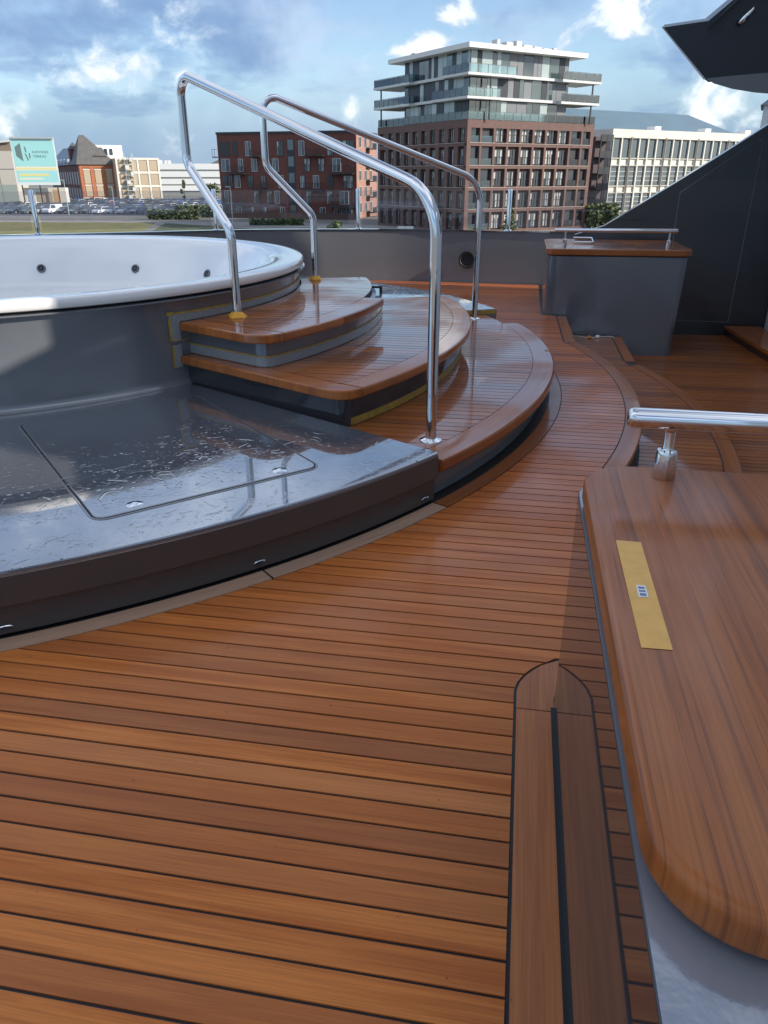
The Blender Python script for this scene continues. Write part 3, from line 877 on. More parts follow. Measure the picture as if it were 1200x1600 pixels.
bpath = smooth_path([(-9.6, 2.6), (-8.3, 5.2), (-6.9, 6.6), (-5.4, 7.48), (-4.16, 8.18), (-3.06, 8.80), (-1.6, 9.12), (-.4, 9.10), (.6, 9.06), (1.7, 9.0)])
bpath = bpath[::-1]
bw_ = thing('bulwark', 'grey solid bulwark closing the far end of the deck', 'bulwark', (0, 9.1, 0))
oW = (0, 9.1, 0)
loc(sweep('bulwark_wall', bpath, [(0, -.3), (0, .555), (.10, .555), (.10, -.3)], BULW, bw_), oW)
loc(sweep('cap_strip', bpath, round_prof(-.012, .112, .557, .568, .005, 2), CHROME, bw_), oW)
bx, by, bz = -.63, 9.09, .255
vt = thing('bulwark_vent', 'round black vent set in the far bulwark', 'vent', (bx, by, bz))
def disc_ring(name, prj, mat, parent, seg=28):
    v = []; f = []; m = len(prj)
    for k in range(seg):
        an = 2 * math.pi * k / seg
        for r_, h_ in prj: v.append((r_ * math.cos(an), -h_, r_ * math.sin(an)))
    for k in range(seg):
        l = (k + 1) % seg
        for q in range(m - 1): f.append((k * m + q, k * m + q + 1, l * m + q + 1, l * m + q))
    return mesh(name, v, f, mat, parent, True)
disc_ring('vent_ring', [(.098, 0), (.098, .014), (.082, .020), (.074, .010), (.0, .002)], RUBBER, vt)
for k in range(5):
    zz = -.05 + k * .025; hw = math.sqrt(.07 ** 2 - zz ** 2)
    MB().box(-hw, hw, -.014, -.010, zz - .004, zz + .004).build('grille_bar', BLACKP, vt)
# glass and posts on the bulwark
gpts = [(-.19, 9.165), (-1.92, 9.16), (-3.47, 8.66), (-5.12, 7.75), (-6.7, 6.85)]
for i, (x, y) in enumerate(gpts):
    pos_words = ['behind the foot of the far handrail', 'between the two handrails', 'just left of the near handrail', 'in front of the billboard at the left', 'out beyond the left edge of the tub'][i]
    t = thing('rail_post', 'polished steel post of the glass railing, ' + pos_words, 'post', (x, y, .568), 0, 'posts of the bow glass railing')
    lathe('post_tube', [(.0, .430), (.022, .430), (.024, .425), (.024, 0)], CHROME, t, (0, 0), 16)
    lathe('post_foot', [(.024, .012), (.040, .010), (.042, 0)], CHROME, t, (0, 0), 16)
gp_all = [(1.05, 9.10)] + gpts
glabels = ['rightmost clear glass panel of the bow railing by the slanted wall', 'clear glass railing panel in front of the brick tower', 'clear glass railing panel in front of the dark red apartment block',
           'clear glass railing panel in front of the hedge', 'clear glass railing panel in front of the car park and billboard']
for i in range(len(gp_all) - 1):
    a, b2 = Vector(gp_all[i]), Vector(gp_all[i + 1]); d = (b2 - a).normalized()
    a = a + d * .05; b2 = b2 - d * .05; nn_ = Vector((d.y, -d.x)) * .005
    v = [(p.x, p.y, zz) for zz in (.60, .985) for p in (a + nn_, b2 + nn_, b2 - nn_, a - nn_)]
    o = mesh('glass_panel', v, [(0, 3, 2, 1), (4, 5, 6, 7), (0, 1, 5, 4), (1, 2, 6, 5), (2, 3, 7, 6), (3, 0, 4, 7)], RAILGLASS)
    tag(o, glabels[i], 'glass panel', 'glass panels of the bow railing')

# ------------------------------------------------------------------ slanted side wall with panel, wing, superstructure
sw = thing('side_wall', 'black glossy slanted side wall rising to the right behind the console', 'wall', (1.5, 8.15, Z2))
oS = (1.5, 8.15, Z2)
loc(prism_xz('wall_body', [(.50, Z2), (2.5, Z2), (2.5, 1.83), (2.111, 1.559), (1.741, 1.308), (1.353, 1.055), (.774, .686), (.50, .60)], 8.15, 8.27, BLACKP, sw), oS)
pan = [(1.441, -.20), (2.077, -.206), (2.083, .466), (2.09, 1.395), (2.085, 1.425), (2.05, 1.440), (1.445, .990), (1.438, .975)]
loc(prism_xz('panel_seam', [(x * 1.0 + (.006 if x > 1.7 else -.006), zz + (.006 if zz > .4 else -.006)) for x, zz in pan], 8.1485, 8.16, pmat('seam_light', (.20, .21, .23), .4), sw), oS)
loc(prism_xz('access_panel', pan, 8.146, 8.16, BLACKP, sw), oS)
rg = thing('locker_step', 'low teak topped locker step at the right edge of the lower deck', 'step', (2.3, 7.6, Z2))
loc(prism('locker_body', [(2.19, 6.6), (2.39, 6.6), (2.39, 8.1), (2.08, 8.1)], Z2, Z2 + .07, BLACKP, rg), (2.3, 7.6, Z2))
loc(prism('locker_top', [(2.16, 6.6), (2.39, 6.6), (2.39, 8.12), (2.04, 8.12)], Z2 + .07, Z2 + .10, TYD, rg), (2.3, 7.6, Z2))

wg = thing('wing', 'dark overhanging wing of the upper deck at the top right corner', 'deck wing', (1.6, 7.3, 2.0))
oG = (1.6, 7.3, 2.0)
wp_ = [(.924, 2.17), (1.285, 1.822), (1.32, 1.80), (2.45, 1.86), (2.45, 3.0), (1.95, 2.78), (1.253, 2.205)]
# front face with a little lean, 0.9 m deep
n = len(wp_); v = [(x, 7.0, zz) for x, zz in wp_] + [(x + .14, 7.95, zz + .16) for x, zz in wp_]
v = [tuple(Vector(p) - Vector(oG)) for p in v]
f = [tuple(range(n)), tuple(range(n, 2 * n))[::-1]] + [(i, n + i, n + (i + 1) % n, (i + 1) % n) for i in range(n)]
mesh('wing_body', v, f, pmat('wing_navy_paint', (.006, .009, .015), .4, coat=.12, coat_rough=.2, spec=.2), wg)
lip = [(1.285, 1.822), (1.36, 1.786), (1.50, 1.748), (1.66, 1.722), (1.85, 1.705), (2.45, 1.70), (2.45, 1.875), (1.9, 1.862), (1.6, 1.845)]
n = len(lip); v = [(x, 6.97, zz) for x, zz in lip] + [(x + .42, 7.9, zz + .12) for x, zz in lip]
v = [tuple(Vector(p) - Vector(oG)) for p in v]
mesh('wing_lip', v, [tuple(range(n)), tuple(range(n, 2 * n))[::-1]] + [(i, n + i, n + (i + 1) % n, (i + 1) % n) for i in range(n)], pmat('lip_paint', (.10, .105, .11), .06, metal=.4, coat=1), wg)
n = 4; st = [(1.253, 2.15), (1.30, 2.20), (1.75, 2.62), (1.70, 2.66)]
v = [(x, 6.93, zz) for x, zz in st] + [(x + .02, 7.1, zz + .02) for x, zz in st]; v = [tuple(Vector(p) - Vector(oG)) for p in v]
mesh('wing_strake', v, [tuple(range(n)), tuple(range(n, 2 * n))[::-1]] + [(i, n + i, n + (i + 1) % n, (i + 1) % n) for i in range(n)], GREY2, wg)
n = 4; st = [(.918, 2.178), (.924, 2.166), (1.283, 1.816), (1.290, 1.824)]
v = [(x, 6.985, zz) for x, zz in st] + [(x, 7.0, zz) for x, zz in st]; v = [tuple(Vector(p) - Vector(oG)) for p in v]
mesh('wing_edge_highlight', v, [tuple(range(n)), tuple(range(n, 2 * n))[::-1]] + [(i, n + i, n + (i + 1) % n, (i + 1) % n) for i in range(n)], pmat('edge_highlight', (.5, .5, .48), .3), wg)  # pale strip painted in as a highlight along the wing's lower edge
n = 4; st = [(1.62, 2.50), (1.74, 2.36), (1.95, 2.12), (2.05, 2.55)]
v = [(x, 6.86, zz) for x, zz in st] + [(x, 7.0, zz) for x, zz in st]; v = [tuple(Vector(p) - Vector(oG)) for p in v]
mesh('wing_housing', v, [tuple(range(n)), tuple(range(n, 2 * n))[::-1]] + [(i, n + i, n + (i + 1) % n, (i + 1) % n) for i in range(n)], pmat('housing_beige', (.32, .28, .24), .3, coat=.6), wg)
o = tube('fitting', [(1.475, 6.97, 2.185), (1.49, 6.95, 2.20), (1.53, 6.95, 2.245), (1.55, 6.97, 2.265)], [.020, .022, .014, .018], CHROME, wg, 12); loc(o, oG)

# superstructure out of frame to starboard: it shades the deck as in the photograph
sup = thing('deckhouse', 'unseen pale yacht deckhouse to starboard that shades the deck', 'deckhouse', (4, 2, Z2))
oH = (4, 2, Z2)
SH = pmat('deckhouse_bounce_paint', (.55, .56, .57), .3, coat=.5)  # light tone chosen so the unseen house bounces light onto the deck
def hb(nm, *a, m=SH): return loc(box(nm, *a, m, sup), oH)
hb('lower_house', 2.42, 6.5, -7, 8.1, Z2, 2.73)
hb('upper_house', 2.45, 6.5, 2.50, 8.05, 2.73, 4.9)
hb('aft_house', 2.45, 6.5, -7, -1.2, 2.73, 4.9)
hb('inner_house', 5.4, 6.5, -1.2, 2.50, 2.73, 2.80)
hb('sun_slot_screen', 2.42, 2.47, -1.2, 2.50, 3.03, 4.9)  # thin unseen screen, added so a slot of sun reaches the tub
for y0 in (-5.5, -3.2, 3.0, 5.4):
    hb('window', 2.405, 2.43, y0, y0 + 1.9, 1.1, 1.9, m=pmat('dark_window', (.01, .012, .015), .05, coat=1))

# ================================================================== the town
GZ = -7.05            # ground level, the deck is that far above it


def city(x, y):       # town coordinates are turned 10 degrees against the ship
    return (x * math.cos(YAW) - y * math.sin(YAW), x * math.sin(YAW) + y * math.cos(YAW))


FH = 1283.0
def at(px, Y): return city((px - 600) / FH * Y, Y)
FACE = R(31) + YAW    # direction of the long lit faces

ground = mesh('ground', [(-2500, -600, GZ), (2500, -600, GZ), (2500, 3000, GZ), (-2500, 3000, GZ)], [(0, 1, 2, 3)], pmat('ground_paving', (.20, .19, .17), .9, noise=(.3, .3)))
tag(ground, kind='structure')
def sheet(name, pts, dz, mat, kind='structure', label=None):
    o = mesh(name, [(*at(px, Y), GZ + dz) for px, Y in pts], [tuple(range(len(pts)))], mat)
    tag(o, kind=kind, label=label); return o
sheet('car_park', [(-200, 176), (370, 172), (352, 262), (-160, 270)], .01, pmat('asphalt', (.085, .085, .088), .9, noise=(.5, .25)))
sheet('road', [(-250, 160), (420, 150), (1150, 118), (1150, 104), (420, 138), (-250, 152)], .02, pmat('road_light', (.30, .29, .26), .9, noise=(.4, .2)))
sheet('grass', [(-350, 106), (180, 104), (235, 148), (-250, 151)], .03, pmat('dry_grass', (.20, .17, .055), .95, noise=(.35, .5), color2=(.12, .125, .04)), 'stuff', 'strip of dry yellow grass below the car park')
sheet('grass', [(190, 100), (360, 100), (400, 130), (250, 147)], .03, pmat('shaded_grass', (.085, .10, .04), .95, noise=(.3, .4)), 'stuff', 'darker grass verge in front of the dark red apartment block')
sheet('canal_quay', [(380, 92), (1200, 92), (1200, 103), (420, 128), (380, 118)], .015, pmat('quay_paving', (.16, .16, .155), .9, noise=(.4, .3)))

BR = pmat('tower_brick', (.165, .098, .082), .85, noise=(1.6, .18))
BR_D = pmat('red_brick', (.17, .060, .045), .85, noise=(1.4, .2))
BR_O = pmat('orange_brick', (.42, .155, .075), .85, noise=(1.5, .2))
BR_K = pmat('shaded_brick', (.13, .060, .055), .85, noise=(1.5, .25))  # darker copy of the factory brick, shade painted in for the unlit side
STONE = pmat('pale_concrete', (.58, .55, .49), .8, noise=(.6, .12))
CREAM = pmat('cream_concrete', (.70, .67, .58), .8, noise=(.5, .12))
BEIGE = pmat('beige_render', (.52, .44, .34), .85, noise=(.4, .15))
TAN = pmat('tan_shutter', (.42, .34, .24), .8)
WHITEW = pmat('white_cladding', (.80, .80, .77), .7)
SLATE = pmat('slate_roof', (.105, .10, .095), .6, noise=(1.2, .3))
SLATE_B = pmat('dark_blue_roof', (.06, .08, .12), .4)
DARKM = pmat('dark_metal', (.030, .032, .036), .4)
GLASSD = pmat('window_glass', (.035, .045, .055), .05, coat=1, ior=1.6)
GLASSM = pmat('window_glass_mid', (.10, .13, .14), .08, coat=1, ior=1.6)
CURT = pmat('curtain_white', (.46, .46, .43), .35, coat=.6)
PANELD = pmat('facade_dark_panel', (.022, .027, .036), .35)
PANELG = pmat('facade_grey_panel', (.17, .18, .19), .4)
BLUER = pmat('blue_zinc_roof', (.075, .135, .17), .35, noise=(.2, .15))


def wall_frame(face):
    """matrices for a wall: local X along the wall, Y out of the wall, Z up"""
    return face


def window_mesh(name, w, h, kind, depth=.12):
    b = MB(); fw = .07 if w > .9 else .05
    mats = [pmat('frame_dark', (.04, .042, .045), .5), GLASSD, CURT, pmat('frame_white', (.58, .58, .56), .5), GLASSM]
    fmi = 3 if kind in ('white',) else 0
    b.box(0, w, 0, depth, 0, fw, fmi).box(0, w, 0, depth, h - fw, h, fmi).box(0, fw, 0, depth, fw, h - fw, fmi).box(w - fw, w, 0, depth, fw, h - fw, fmi)
    if kind == 'curtl':
        b.box(fw, w * .30, .02, .05, fw, h - fw, 2).box(w * .30, w * .62, .02, .04, fw, h - fw, 1).box(w * .62, w * .66, 0, depth, fw, h - fw, 0).box(w * .66, w * .86, .02, .05, fw, h - fw, 2).box(w * .86, w - fw, .02, .04, fw, h - fw, 1)
    elif kind.startswith('rand'):
        g = random.Random(kind); n_ = 2 if w < 1.2 else 3; x = fw; pw = (w - 2 * fw) / n_
        for q in range(n_):
            xa, xb = fw + q * pw, fw + (q + 1) * pw
            c_ = g.choice((0, .25, .45, .45, .7)) * pw; gl = g.choice((1, 1, 4)); drop = g.choice((0, 0, 0, .5, .9))
            side = g.random() < .5
            ca, cb = (xa, xa + c_) if side else (xb - c_, xb)
            if c_: b.box(ca, cb, .02, .05, fw, h - fw, 2)
            ga, gb = (xa + c_, xb) if side else (xa, xb - c_)
            b.box(ga, gb, .02, .04, fw, h - fw - drop, gl)
            if drop: b.box(ga, gb, .02, .045, h - fw - drop, h - fw, 2)
            if q: b.box(xa - .035, xa + .035, 0, depth, fw, h - fw, 0)
        b.box(fw, w - fw, depth, depth + .02, .95, 1.0, 0)
    elif kind == 'curtr':
        b.box(fw, w * .20, .02, .04, fw, h - fw, 1).box(w * .20, w * .46, .02, .05, fw, h - fw, 2).box(w * .46, w * .5, 0, depth, fw, h - fw, 0).box(w * .5, w * .74, .02, .04, fw, h - fw, 4).box(w * .74, w - fw, .02, .05, fw, h - fw, 2)
    elif kind == 'white':
        b.box(fw, w * .48, .02, .04, fw, h - fw, 1).box(w * .48, w * .52, 0, depth, fw, h - fw, 3).box(w * .52, w - fw, .02, .04, fw, h - fw, 4)
    elif kind == 'grid':
        b.box(fw, w - fw, .02, .04, fw, h - fw, 4)
        for k in range(1, 4): b.box(fw, w - fw, .03, .10, h * k / 4 - .035, h * k / 4 + .035, 3)
    elif kind == 'plain':
        b.box(fw, w - fw, .02, .04, fw, h - fw, 4)
    elif kind == 'shutter':
        b = MB().box(0, w, 0, .06, 0, h, 0)
    else:
        b.box(fw, w - fw, .02, .04, fw, h - fw, 1).box(w * .45, w * .52, 0, depth, fw, h - fw, fmi)
        b.box(fw, w - fw, .05, .09, fw, h * .30, 4)
    me = bpy.data.meshes.new(name); me.from_pydata(b.v, [], b.f)
    for m in mats: me.materials.append(m)
    me.polygons.foreach_set('material_index', b.m); me.update()
    return me


def put(name, me, parent, M):
    o = bpy.data.objects.new(name, me); COL.objects.link(o); o.parent = parent; o.matrix_local = M
    return o


def FX(x, y, zz, rz=0): return Matrix.Translation((x, y, zz)) @ Matrix.Rotation(rz, 4, 'Z')

# ------------------------------------------------------------------ brick tower with glass storeys on top
W1, W2 = 24.9, 25.2
tw = thing('apartment_tower', 'tall brown brick apartment tower with three glazed storeys and balconies on top', 'building', (*at(727.5, 120), GZ), FACE)
BT = 8.28 - GZ; SH_ = 2.99; base = BT - 5 * SH_
MB().box(.55, W1 - .1, .55, W2 - .1, 0, BT - .4).build('core_wall', pmat('recess_brick', (.11, .060, .050), .85), tw)
# brick grid, right hand lit face (y=0) and left hand face (x=0)
cols_r = 10; pr = W1 / cols_r
b = MB()
for i in range(cols_r + 1):
    xw = .38 if 0 < i < cols_r else .7
    x0 = min(max(i * pr - xw / 2, 0), W1 - xw); 
    if i == 0: x0 = 0
    b.box(x0, x0 + xw, 0, .62, 0, BT - .9)
b.box(0, W1, -.003, .6, BT - 1.05, BT)
for k in range(5):
    zb = base + k * SH_
    b.box(0, W1, .012, .61, zb - .42, zb + .0)
b.build('brick_frame', BR, tw)
cols_l = 10; pl_ = (W2 - .7) / cols_l
b = MB()
for i in range(1, cols_l + 1):
    y0 = .7 + i * pl_ - (.95 if i < cols_l else .7)
    b.box(0, .60, y0, y0 + .95 if i < cols_l else W2, 0, BT - .9)
b.box(-.003, .6, .01, W2, BT - 1.05, BT - .002)
for k in range(5):
    zb = base + k * SH_
    b.box(.012, .59, .6, W2, zb - .45, zb)
b.build('brick_frame', BR, tw)
b = MB()
for k in range(1, 5):
    zb = base + k * SH_
    b.box(.5, W1 - .5, -.05, .10, zb - .02, zb + .05)
    b.box(-.05, .10, .7, W2 - .5, zb - .02, zb + .05)
b.build('sill_band', pmat('sill_stone', (.42, .36, .31), .8), tw)
ww, wh = pr - .80, 2.02
WV = [window_mesh('window_v%d' % q, ww, wh, 'rand%d' % q) for q in range(9)]
rw = random.Random(11)
RAILB = window_mesh('balustrade_m', pr - .4, .95, 'plain')
for k in range(5):
    zb = base + k * SH_
    for i in range(cols_r):
        x0 = i * pr + .40
        if i in (0, 1, 8, 9):
            # loggia: dark recess with a glass balustrade
            MB().box(x0, x0 + pr - .6, .50, .552, zb, zb + 2.45).build('loggia', GLASSD if rw.random() < .6 else DARKM, tw)
            o = MB().box(x0 - .15, x0 + pr - .48, .12, .15, zb, zb + .95).build('balustrade', BALCGLASS, tw)
        else:
            put('window', rw.choice(WV), tw, FX(x0 + ww, .50, zb + .18, math.pi))
    for i in range(cols_l):
        y0 = .7 + i * pl_ + .12
        wl = pl_ - 1.15
        vi = (i * 7 + k * 5) % 8; me = bpy.data.meshes.get('window_left_%d' % vi) or window_mesh('window_left_%d' % vi, wl, 2.1, 'rand%d' % (vi + 20))
        put('window', me, tw, FX(.48, y0, zb + .15, math.pi / 2))
# glazed storeys
lv = [8.28, 11.23, 14.12, 16.94]; lv = [q - GZ for q in lv]
gx0, gx1, gy0, gy1 = .6, 19.2, .6, 17.8
MB().box(gx0 + .15, gx1 - .15, gy0 + .15, gy1 - .15, lv[0], lv[3]).build('glazed_core', PANELD, tw)
slabm = pmat('slab_white', (.60, .60, .57), .7)
for k in (1, 2):
    zt = lv[k]
    MB().box(.1, 19.7, .1, 18.3, zt - .36, zt).build('floor_slab', slabm, tw)
    MB().box(-.9, (7.8 if k == 2 else 5.1), -.9, (5.5 if k == 2 else 8.1), zt - .42, zt - .10).build('balcony_slab', slabm, tw)
    MB().box(16.6, 24.5, -.9, 4.5, zt - .44, zt - .12).build('balcony_slab', slabm, tw)
    MB().box(-.9, 4.5, 14.2, 25.0, zt - .44, zt - .12).build('balcony_slab', slabm, tw)


def balus(x0, x1, y0, y1, zt, sides, h=1.05):
    """glass balustrade with dark posts; sides: which edges"""
    g = MB(); p = MB()
    def run(ax, bx):
        L = (Vector(bx) - Vector(ax)); n_ = max(1, round(L.length / 1.6))
        for q in range(n_ + 1):
            c_ = Vector(ax) + L * q / n_
            p.box(c_.x - .035, c_.x + .035, c_.y - .035, c_.y + .035, zt, zt + h)
        if abs(L.x) > abs(L.y): g.box(min(ax[0], bx[0]), max(ax[0], bx[0]), ax[1] - .015, ax[1] + .015, zt + .05, zt + h - .04); p.box(min(ax[0], bx[0]), max(ax[0], bx[0]), ax[1] - .04, ax[1] + .04, zt + h, zt + h + .05)
        else: g.box(ax[0] - .015, ax[0] + .015, min(ax[1], bx[1]), max(ax[1], bx[1]), zt + .05, zt + h - .04); p.box(ax[0] - .04, ax[0] + .04, min(ax[1], bx[1]), max(ax[1], bx[1]), zt + h, zt + h + .05)
    if 'f' in sides: run((x0, y0), (x1, y0))
    if 'b' in sides: run((x0, y1), (x1, y1))
    if 'l' in sides: run((x0, y0), (x0, y1))
    if 'r' in sides: run((x1, y0), (x1, y1))
    o = p.build('balustrade', pmat('rail_grey', (.10, .12, .12), .5), tw)
    g.build('balustrade_glass', BALCGLASS, o)


balus(.1, W1 - .1, .1, W2 - .1, lv[0], 'flrb', 1.05)
for k in (1, 2):
    balus(-.8, (7.7 if k == 2 else 5.0), -.8, (5.4 if k == 2 else 8.0), lv[k] - .1, 'fl')
    balus(16.7, 24.4, -.8, 4.4, lv[k] - .12, 'frb')
    balus(-.8, 4.4, 14.3, 24.9, lv[k] - .12, 'lbf')
for x, y in ((23.2, -.5), (-.4, 23.4), (3.4, -.5)):
    MB().box(x - .09, x + .09, y - .09, y + .09, lv[0], lv[2] - .5).build('balcony_column', DARKM, tw)
pan_m = [pmat('tower_glass_a', (.06, .09, .09), .05, coat=1, ior=1.6), PANELD, pmat('tower_curtain', (.36, .42, .40), .25, coat=.8), PANELG, GLASSD]
for k in range(3):
    z0 = lv[k] + .05; z1 = lv[k + 1] - (.46 if k < 2 else .02)
    x = gx0; seq = random.Random(20 + k)
    while x < gx1 - .3:
        wd = min(seq.choice((.8, 1.1, 1.5, 1.9)), gx1 - x)
        mi = seq.choice((0, 0, 2, 3, 3, 4, 1) if x > 6 else (0, 2, 4, 0, 1))
        MB().box(x + .03, x + wd - .03, gy0, gy0 + .12, z0, z1).build('facade_panel', pan_m[mi], tw)
        x += wd
    y = gy0 + .2
    while y < gy1 - .3:
        wd = min(seq.choice((.7, 1.0, 1.3, 1.8)), gy1 - y)
        mi = seq.choice((1, 1, 2, 1, 4, 2, 0))
        MB().box(gx0, gx0 + .12, y + .03, y + wd - .03, z0, z1).build('facade_panel', pan_m[mi], tw)
        y += wd
rf = MB().box(-.9, 21.2, -.9, 20.4, lv[3], lv[3] + .62).build('roof', pmat('roof_white', (.72, .71, .67), .7), tw)
for x, y, w_, h_ in ((8, 2.5, 1.2, .55), (9.8, 2.5, 1.0, .8), (11.6, 3.0, 1.6, .5), (7, 3.4, .5, .9), (13.6, 3, 1.4, .4), (15.6, 3.2, 1.5, .35), (17.5, 3.2, .6, .5), (2.0, 17, .8, .4)):
    MB().box(x - 1.5, x + w_ - 1.5, y - 2.2, y - 1.0, lv[3] + .62, lv[3] + .70 + h_).build('roof_unit', pmat('roof_units', (.45, .46, .45), .5), rf)

# ------------------------------------------------------------------ dark red apartment block
ang = math.atan2(.276, -.961) + YAW      # direction of the front wall, seen from its right corner
rb = thing('apartment_block', 'dark red brick apartment block with irregular windows behind the handrails', 'building', (*at(557, 162), GZ), ang)
# local x runs left along the front, local -y... the street side lies on +y
HB = 8.47 - GZ; LB = 29.8
MB().box(0, LB, -14, 0, 0, HB).build('brick_wall', BR_D, rb)
MB().box(-.12, LB + .12, -14.1, .12, HB, HB + .42).build('roof', DARKM, rb)


def rbx(zx, zy):
    xl = 115 + (zy - 468) * .0875; xr = 770 + (zy - 458) * .02
    return (xr - zx) / (xr - xl) * LB


def rbz(zy): return HB - (zy - 466) / 3 * 162 / 1408


wins = {500: (570, [(130, 175), (190, 215), (255, 282), (405, 435), (508, 535), (640, 668), (710, 760)]),
        583: (645, [(138, 180), (222, 245), (285, 312), (385, 415), (535, 562), (600, 628), (665, 703)]),
        663: (725, [(145, 168), (171, 194), (205, 232), (268, 293), (330, 355), (415, 440), (512, 540), (577, 605), (645, 670), (715, 758)]),
        738: (803, [(155, 190), (298, 322), (360, 385), (398, 420), (545, 570), (640, 665), (700, 740)]),
        818: (866, [(158, 178), (215, 240), (278, 300), (338, 362), (425, 448), (610, 635), (675, 700), (708, 755)])}
for zy, (zy1, lst) in wins.items():
    for a_, b_ in lst:
        x1, x0 = rbx(a_, zy), rbx(b_, zy); z1, z0 = rbz(zy), rbz(zy1)
        kd = rw.choice(('white', 'rand3', 'rand5', 'rand8', 'rand12', 'white')) if (zy, a_) not in ((500, 130), (500, 190), (663, 645)) else 'shutter'
        me = window_mesh('win', x1 - x0, z1 - z0, kd, .10)
        put('window', me, rb, FX(x0, .002, z0))
MB().box(rbx(493, 600), rbx(457, 600), -.1, .03, 0, HB - 1.2).build('stair_glazing', DARKM, rb)
for zz in range(5):
    MB().box(rbx(488, 600), rbx(462, 600), .03, .06, .6 + zz * 3, 2.4 + zz * 3).build('stair_window', GLASSM, rb)
for a_, b_, y0_, y1_ in ((180, 262, 622, 655), (300, 378, 706, 735), (655, 765, 618, 655), (290, 330, 541, 572), (545, 628, 540, 570), (155, 270, 775, 808), (660, 770, 780, 815), (545, 630, 702, 735), (108, 120, 538, 575)):
    x1, x0 = rbx(a_, y0_), rbx(b_, y0_); z1, z0 = rbz(y0_), rbz(y1_)
    o = MB().box(x0, x1, 0, 1.4, z0 - .1, z0 + .1).build('balcony', DARKM, rb)
    b = MB()
    nb = int((x1 - x0) / .28)
    for q in range(nb + 1): b.box(x0 + q * (x1 - x0) / nb - .03, x0 + q * (x1 - x0) / nb + .03, 1.34, 1.38, z0 + .1, z1)
    b.box(x0, x1, 1.32, 1.40, z1, z1 + .06).box(x0, x0 + .04, 0, 1.38, z1, z1 + .06).box(x1 - .04, x1, 0, 1.38, z1, z1 + .06)
    b.build('balcony_rail', DARKM, o)
# side wall in paler brick, sunlight painted into its colour; windows and balconies
MB().box(-.01, .02, -13.9, -.1, 0.02, HB - .1).build('side_wall', pmat('sunlit_red_brick', (.40, .22, .17), .85, noise=(1.4, .2)), rb)
for k in range(5):
    for yy in (-3.0, -6.6, -10.2):
        zb = 1.0 + k * 3.0
        me = bpy.data.meshes.get('win_side') or window_mesh('win_side', 1.5, 1.9, 'white', .08)
        put('window', me, rb, FX(-.012, yy, zb, math.pi / 2))
    o = MB().box(-1.5, 0, -9.0, -6.2, .75 + k * 3.0, .93 + k * 3.0).build('balcony', DARKM, rb)
    MB().box(-1.5, -1.45, -9.0, -6.2, .93 + k * 3, 1.9 + k * 3).build('balcony_rail', DARKM, o)
fence = thing('timber_fence', 'low brown timber fence along the foot of the dark red block', 'fence', (*at(557, 157), GZ), ang)
for q in range(58):
    MB().box(.3 + q * .5, .3 + q * .5 + .46, 0, .06, 0, 1.15 + .03 * (q % 3)).build('board', pmat('fence_timber', (.12, .075, .06), .85), fence)

# ------------------------------------------------------------------ cream office block at the right
co = thing('office_block', 'long cream concrete office block with tall window bays behind the tower', 'building', (*at(951, 150), GZ), FACE)
HC = 8.54 - GZ; LC = 56
MB().box(0.0, LC, .35, 24, 0, HC - .9).build('core_wall', CREAM, co)
MB().box(-.15, LC, -.1, 24, HC - 1.4, HC).build('parapet', CREAM, co)
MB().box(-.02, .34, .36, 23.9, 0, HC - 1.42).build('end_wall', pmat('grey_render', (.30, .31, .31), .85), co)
rows = [(-5.14, -2.29), (-.78, 2.42), (3.90, 7.01)]
npair = 24; pc = 2.30
mG = window_mesh('office_window_grid', pc - .50, 3.15, 'grid'); mPl = window_mesh('office_window_plain', pc - .50, 3.10, 'plain')
for r_, (z0, z1) in enumerate(rows):
    z0 -= GZ; z1 -= GZ
    for i in range(npair):
        x0 = .45 + i * pc
        put('window', mPl if r_ == 2 else mG, co, FX(x0 + pc - .50, .34, z0, math.pi))
b = MB()
for i in range(npair + 1):
    x0 = .2 + i * pc - .12
    b.box(x0, x0 + .30, 0, .36, 0, HC - 1.4)
b.build('pilaster', CREAM, co)
b = MB()
for z_ in (-5.3 - GZ, -2.1 - GZ, -.95 - GZ, 2.55 - GZ, 3.72 - GZ): b.box(0, LC, .10, .40, z_, z_ + .16)
b.build('sill_band', STONE, co)
b = MB()
for i in (2, 6, 10, 14, 18): MB().box(i * pc + .2, i * pc + .38, -.12, 0, 0, HC - 1.5).box(i * pc + .08, i * pc + .5, -.2, 0, HC - 1.6, HC - 1.2).build('downpipe', pmat('downpipe_brown', (.25, .21, .17), .7), co)
b = MB()
for x0 in (13, 27.5, 40): b.box(x0, x0 + 1.6, 2, 4, HC, HC + .8)
b.build('roof_vent', WHITEW, co)

bh = thing('hall', 'large hall with blue grey zinc roof rising behind the cream office block', 'building', (*at(880, 195), GZ), FACE)
MB().box(0, 64, 0, 30, 0, 16.8).build('hall_wall', STONE, bh)
z0, z1 = 16.8, 23.2
v = [(-1, -1, z0), (66, -1, z0), (66, 31, z0), (-1, 31, z0), (0, 13, z1), (57, 13, z1), (57, 17, z1), (0, 17, z1)]
mesh('roof', v, [(0, 1, 5, 4), (1, 2, 6, 5), (2, 3, 7, 6), (3, 0, 4, 7), (4, 5, 6, 7)], BLUER, bh)

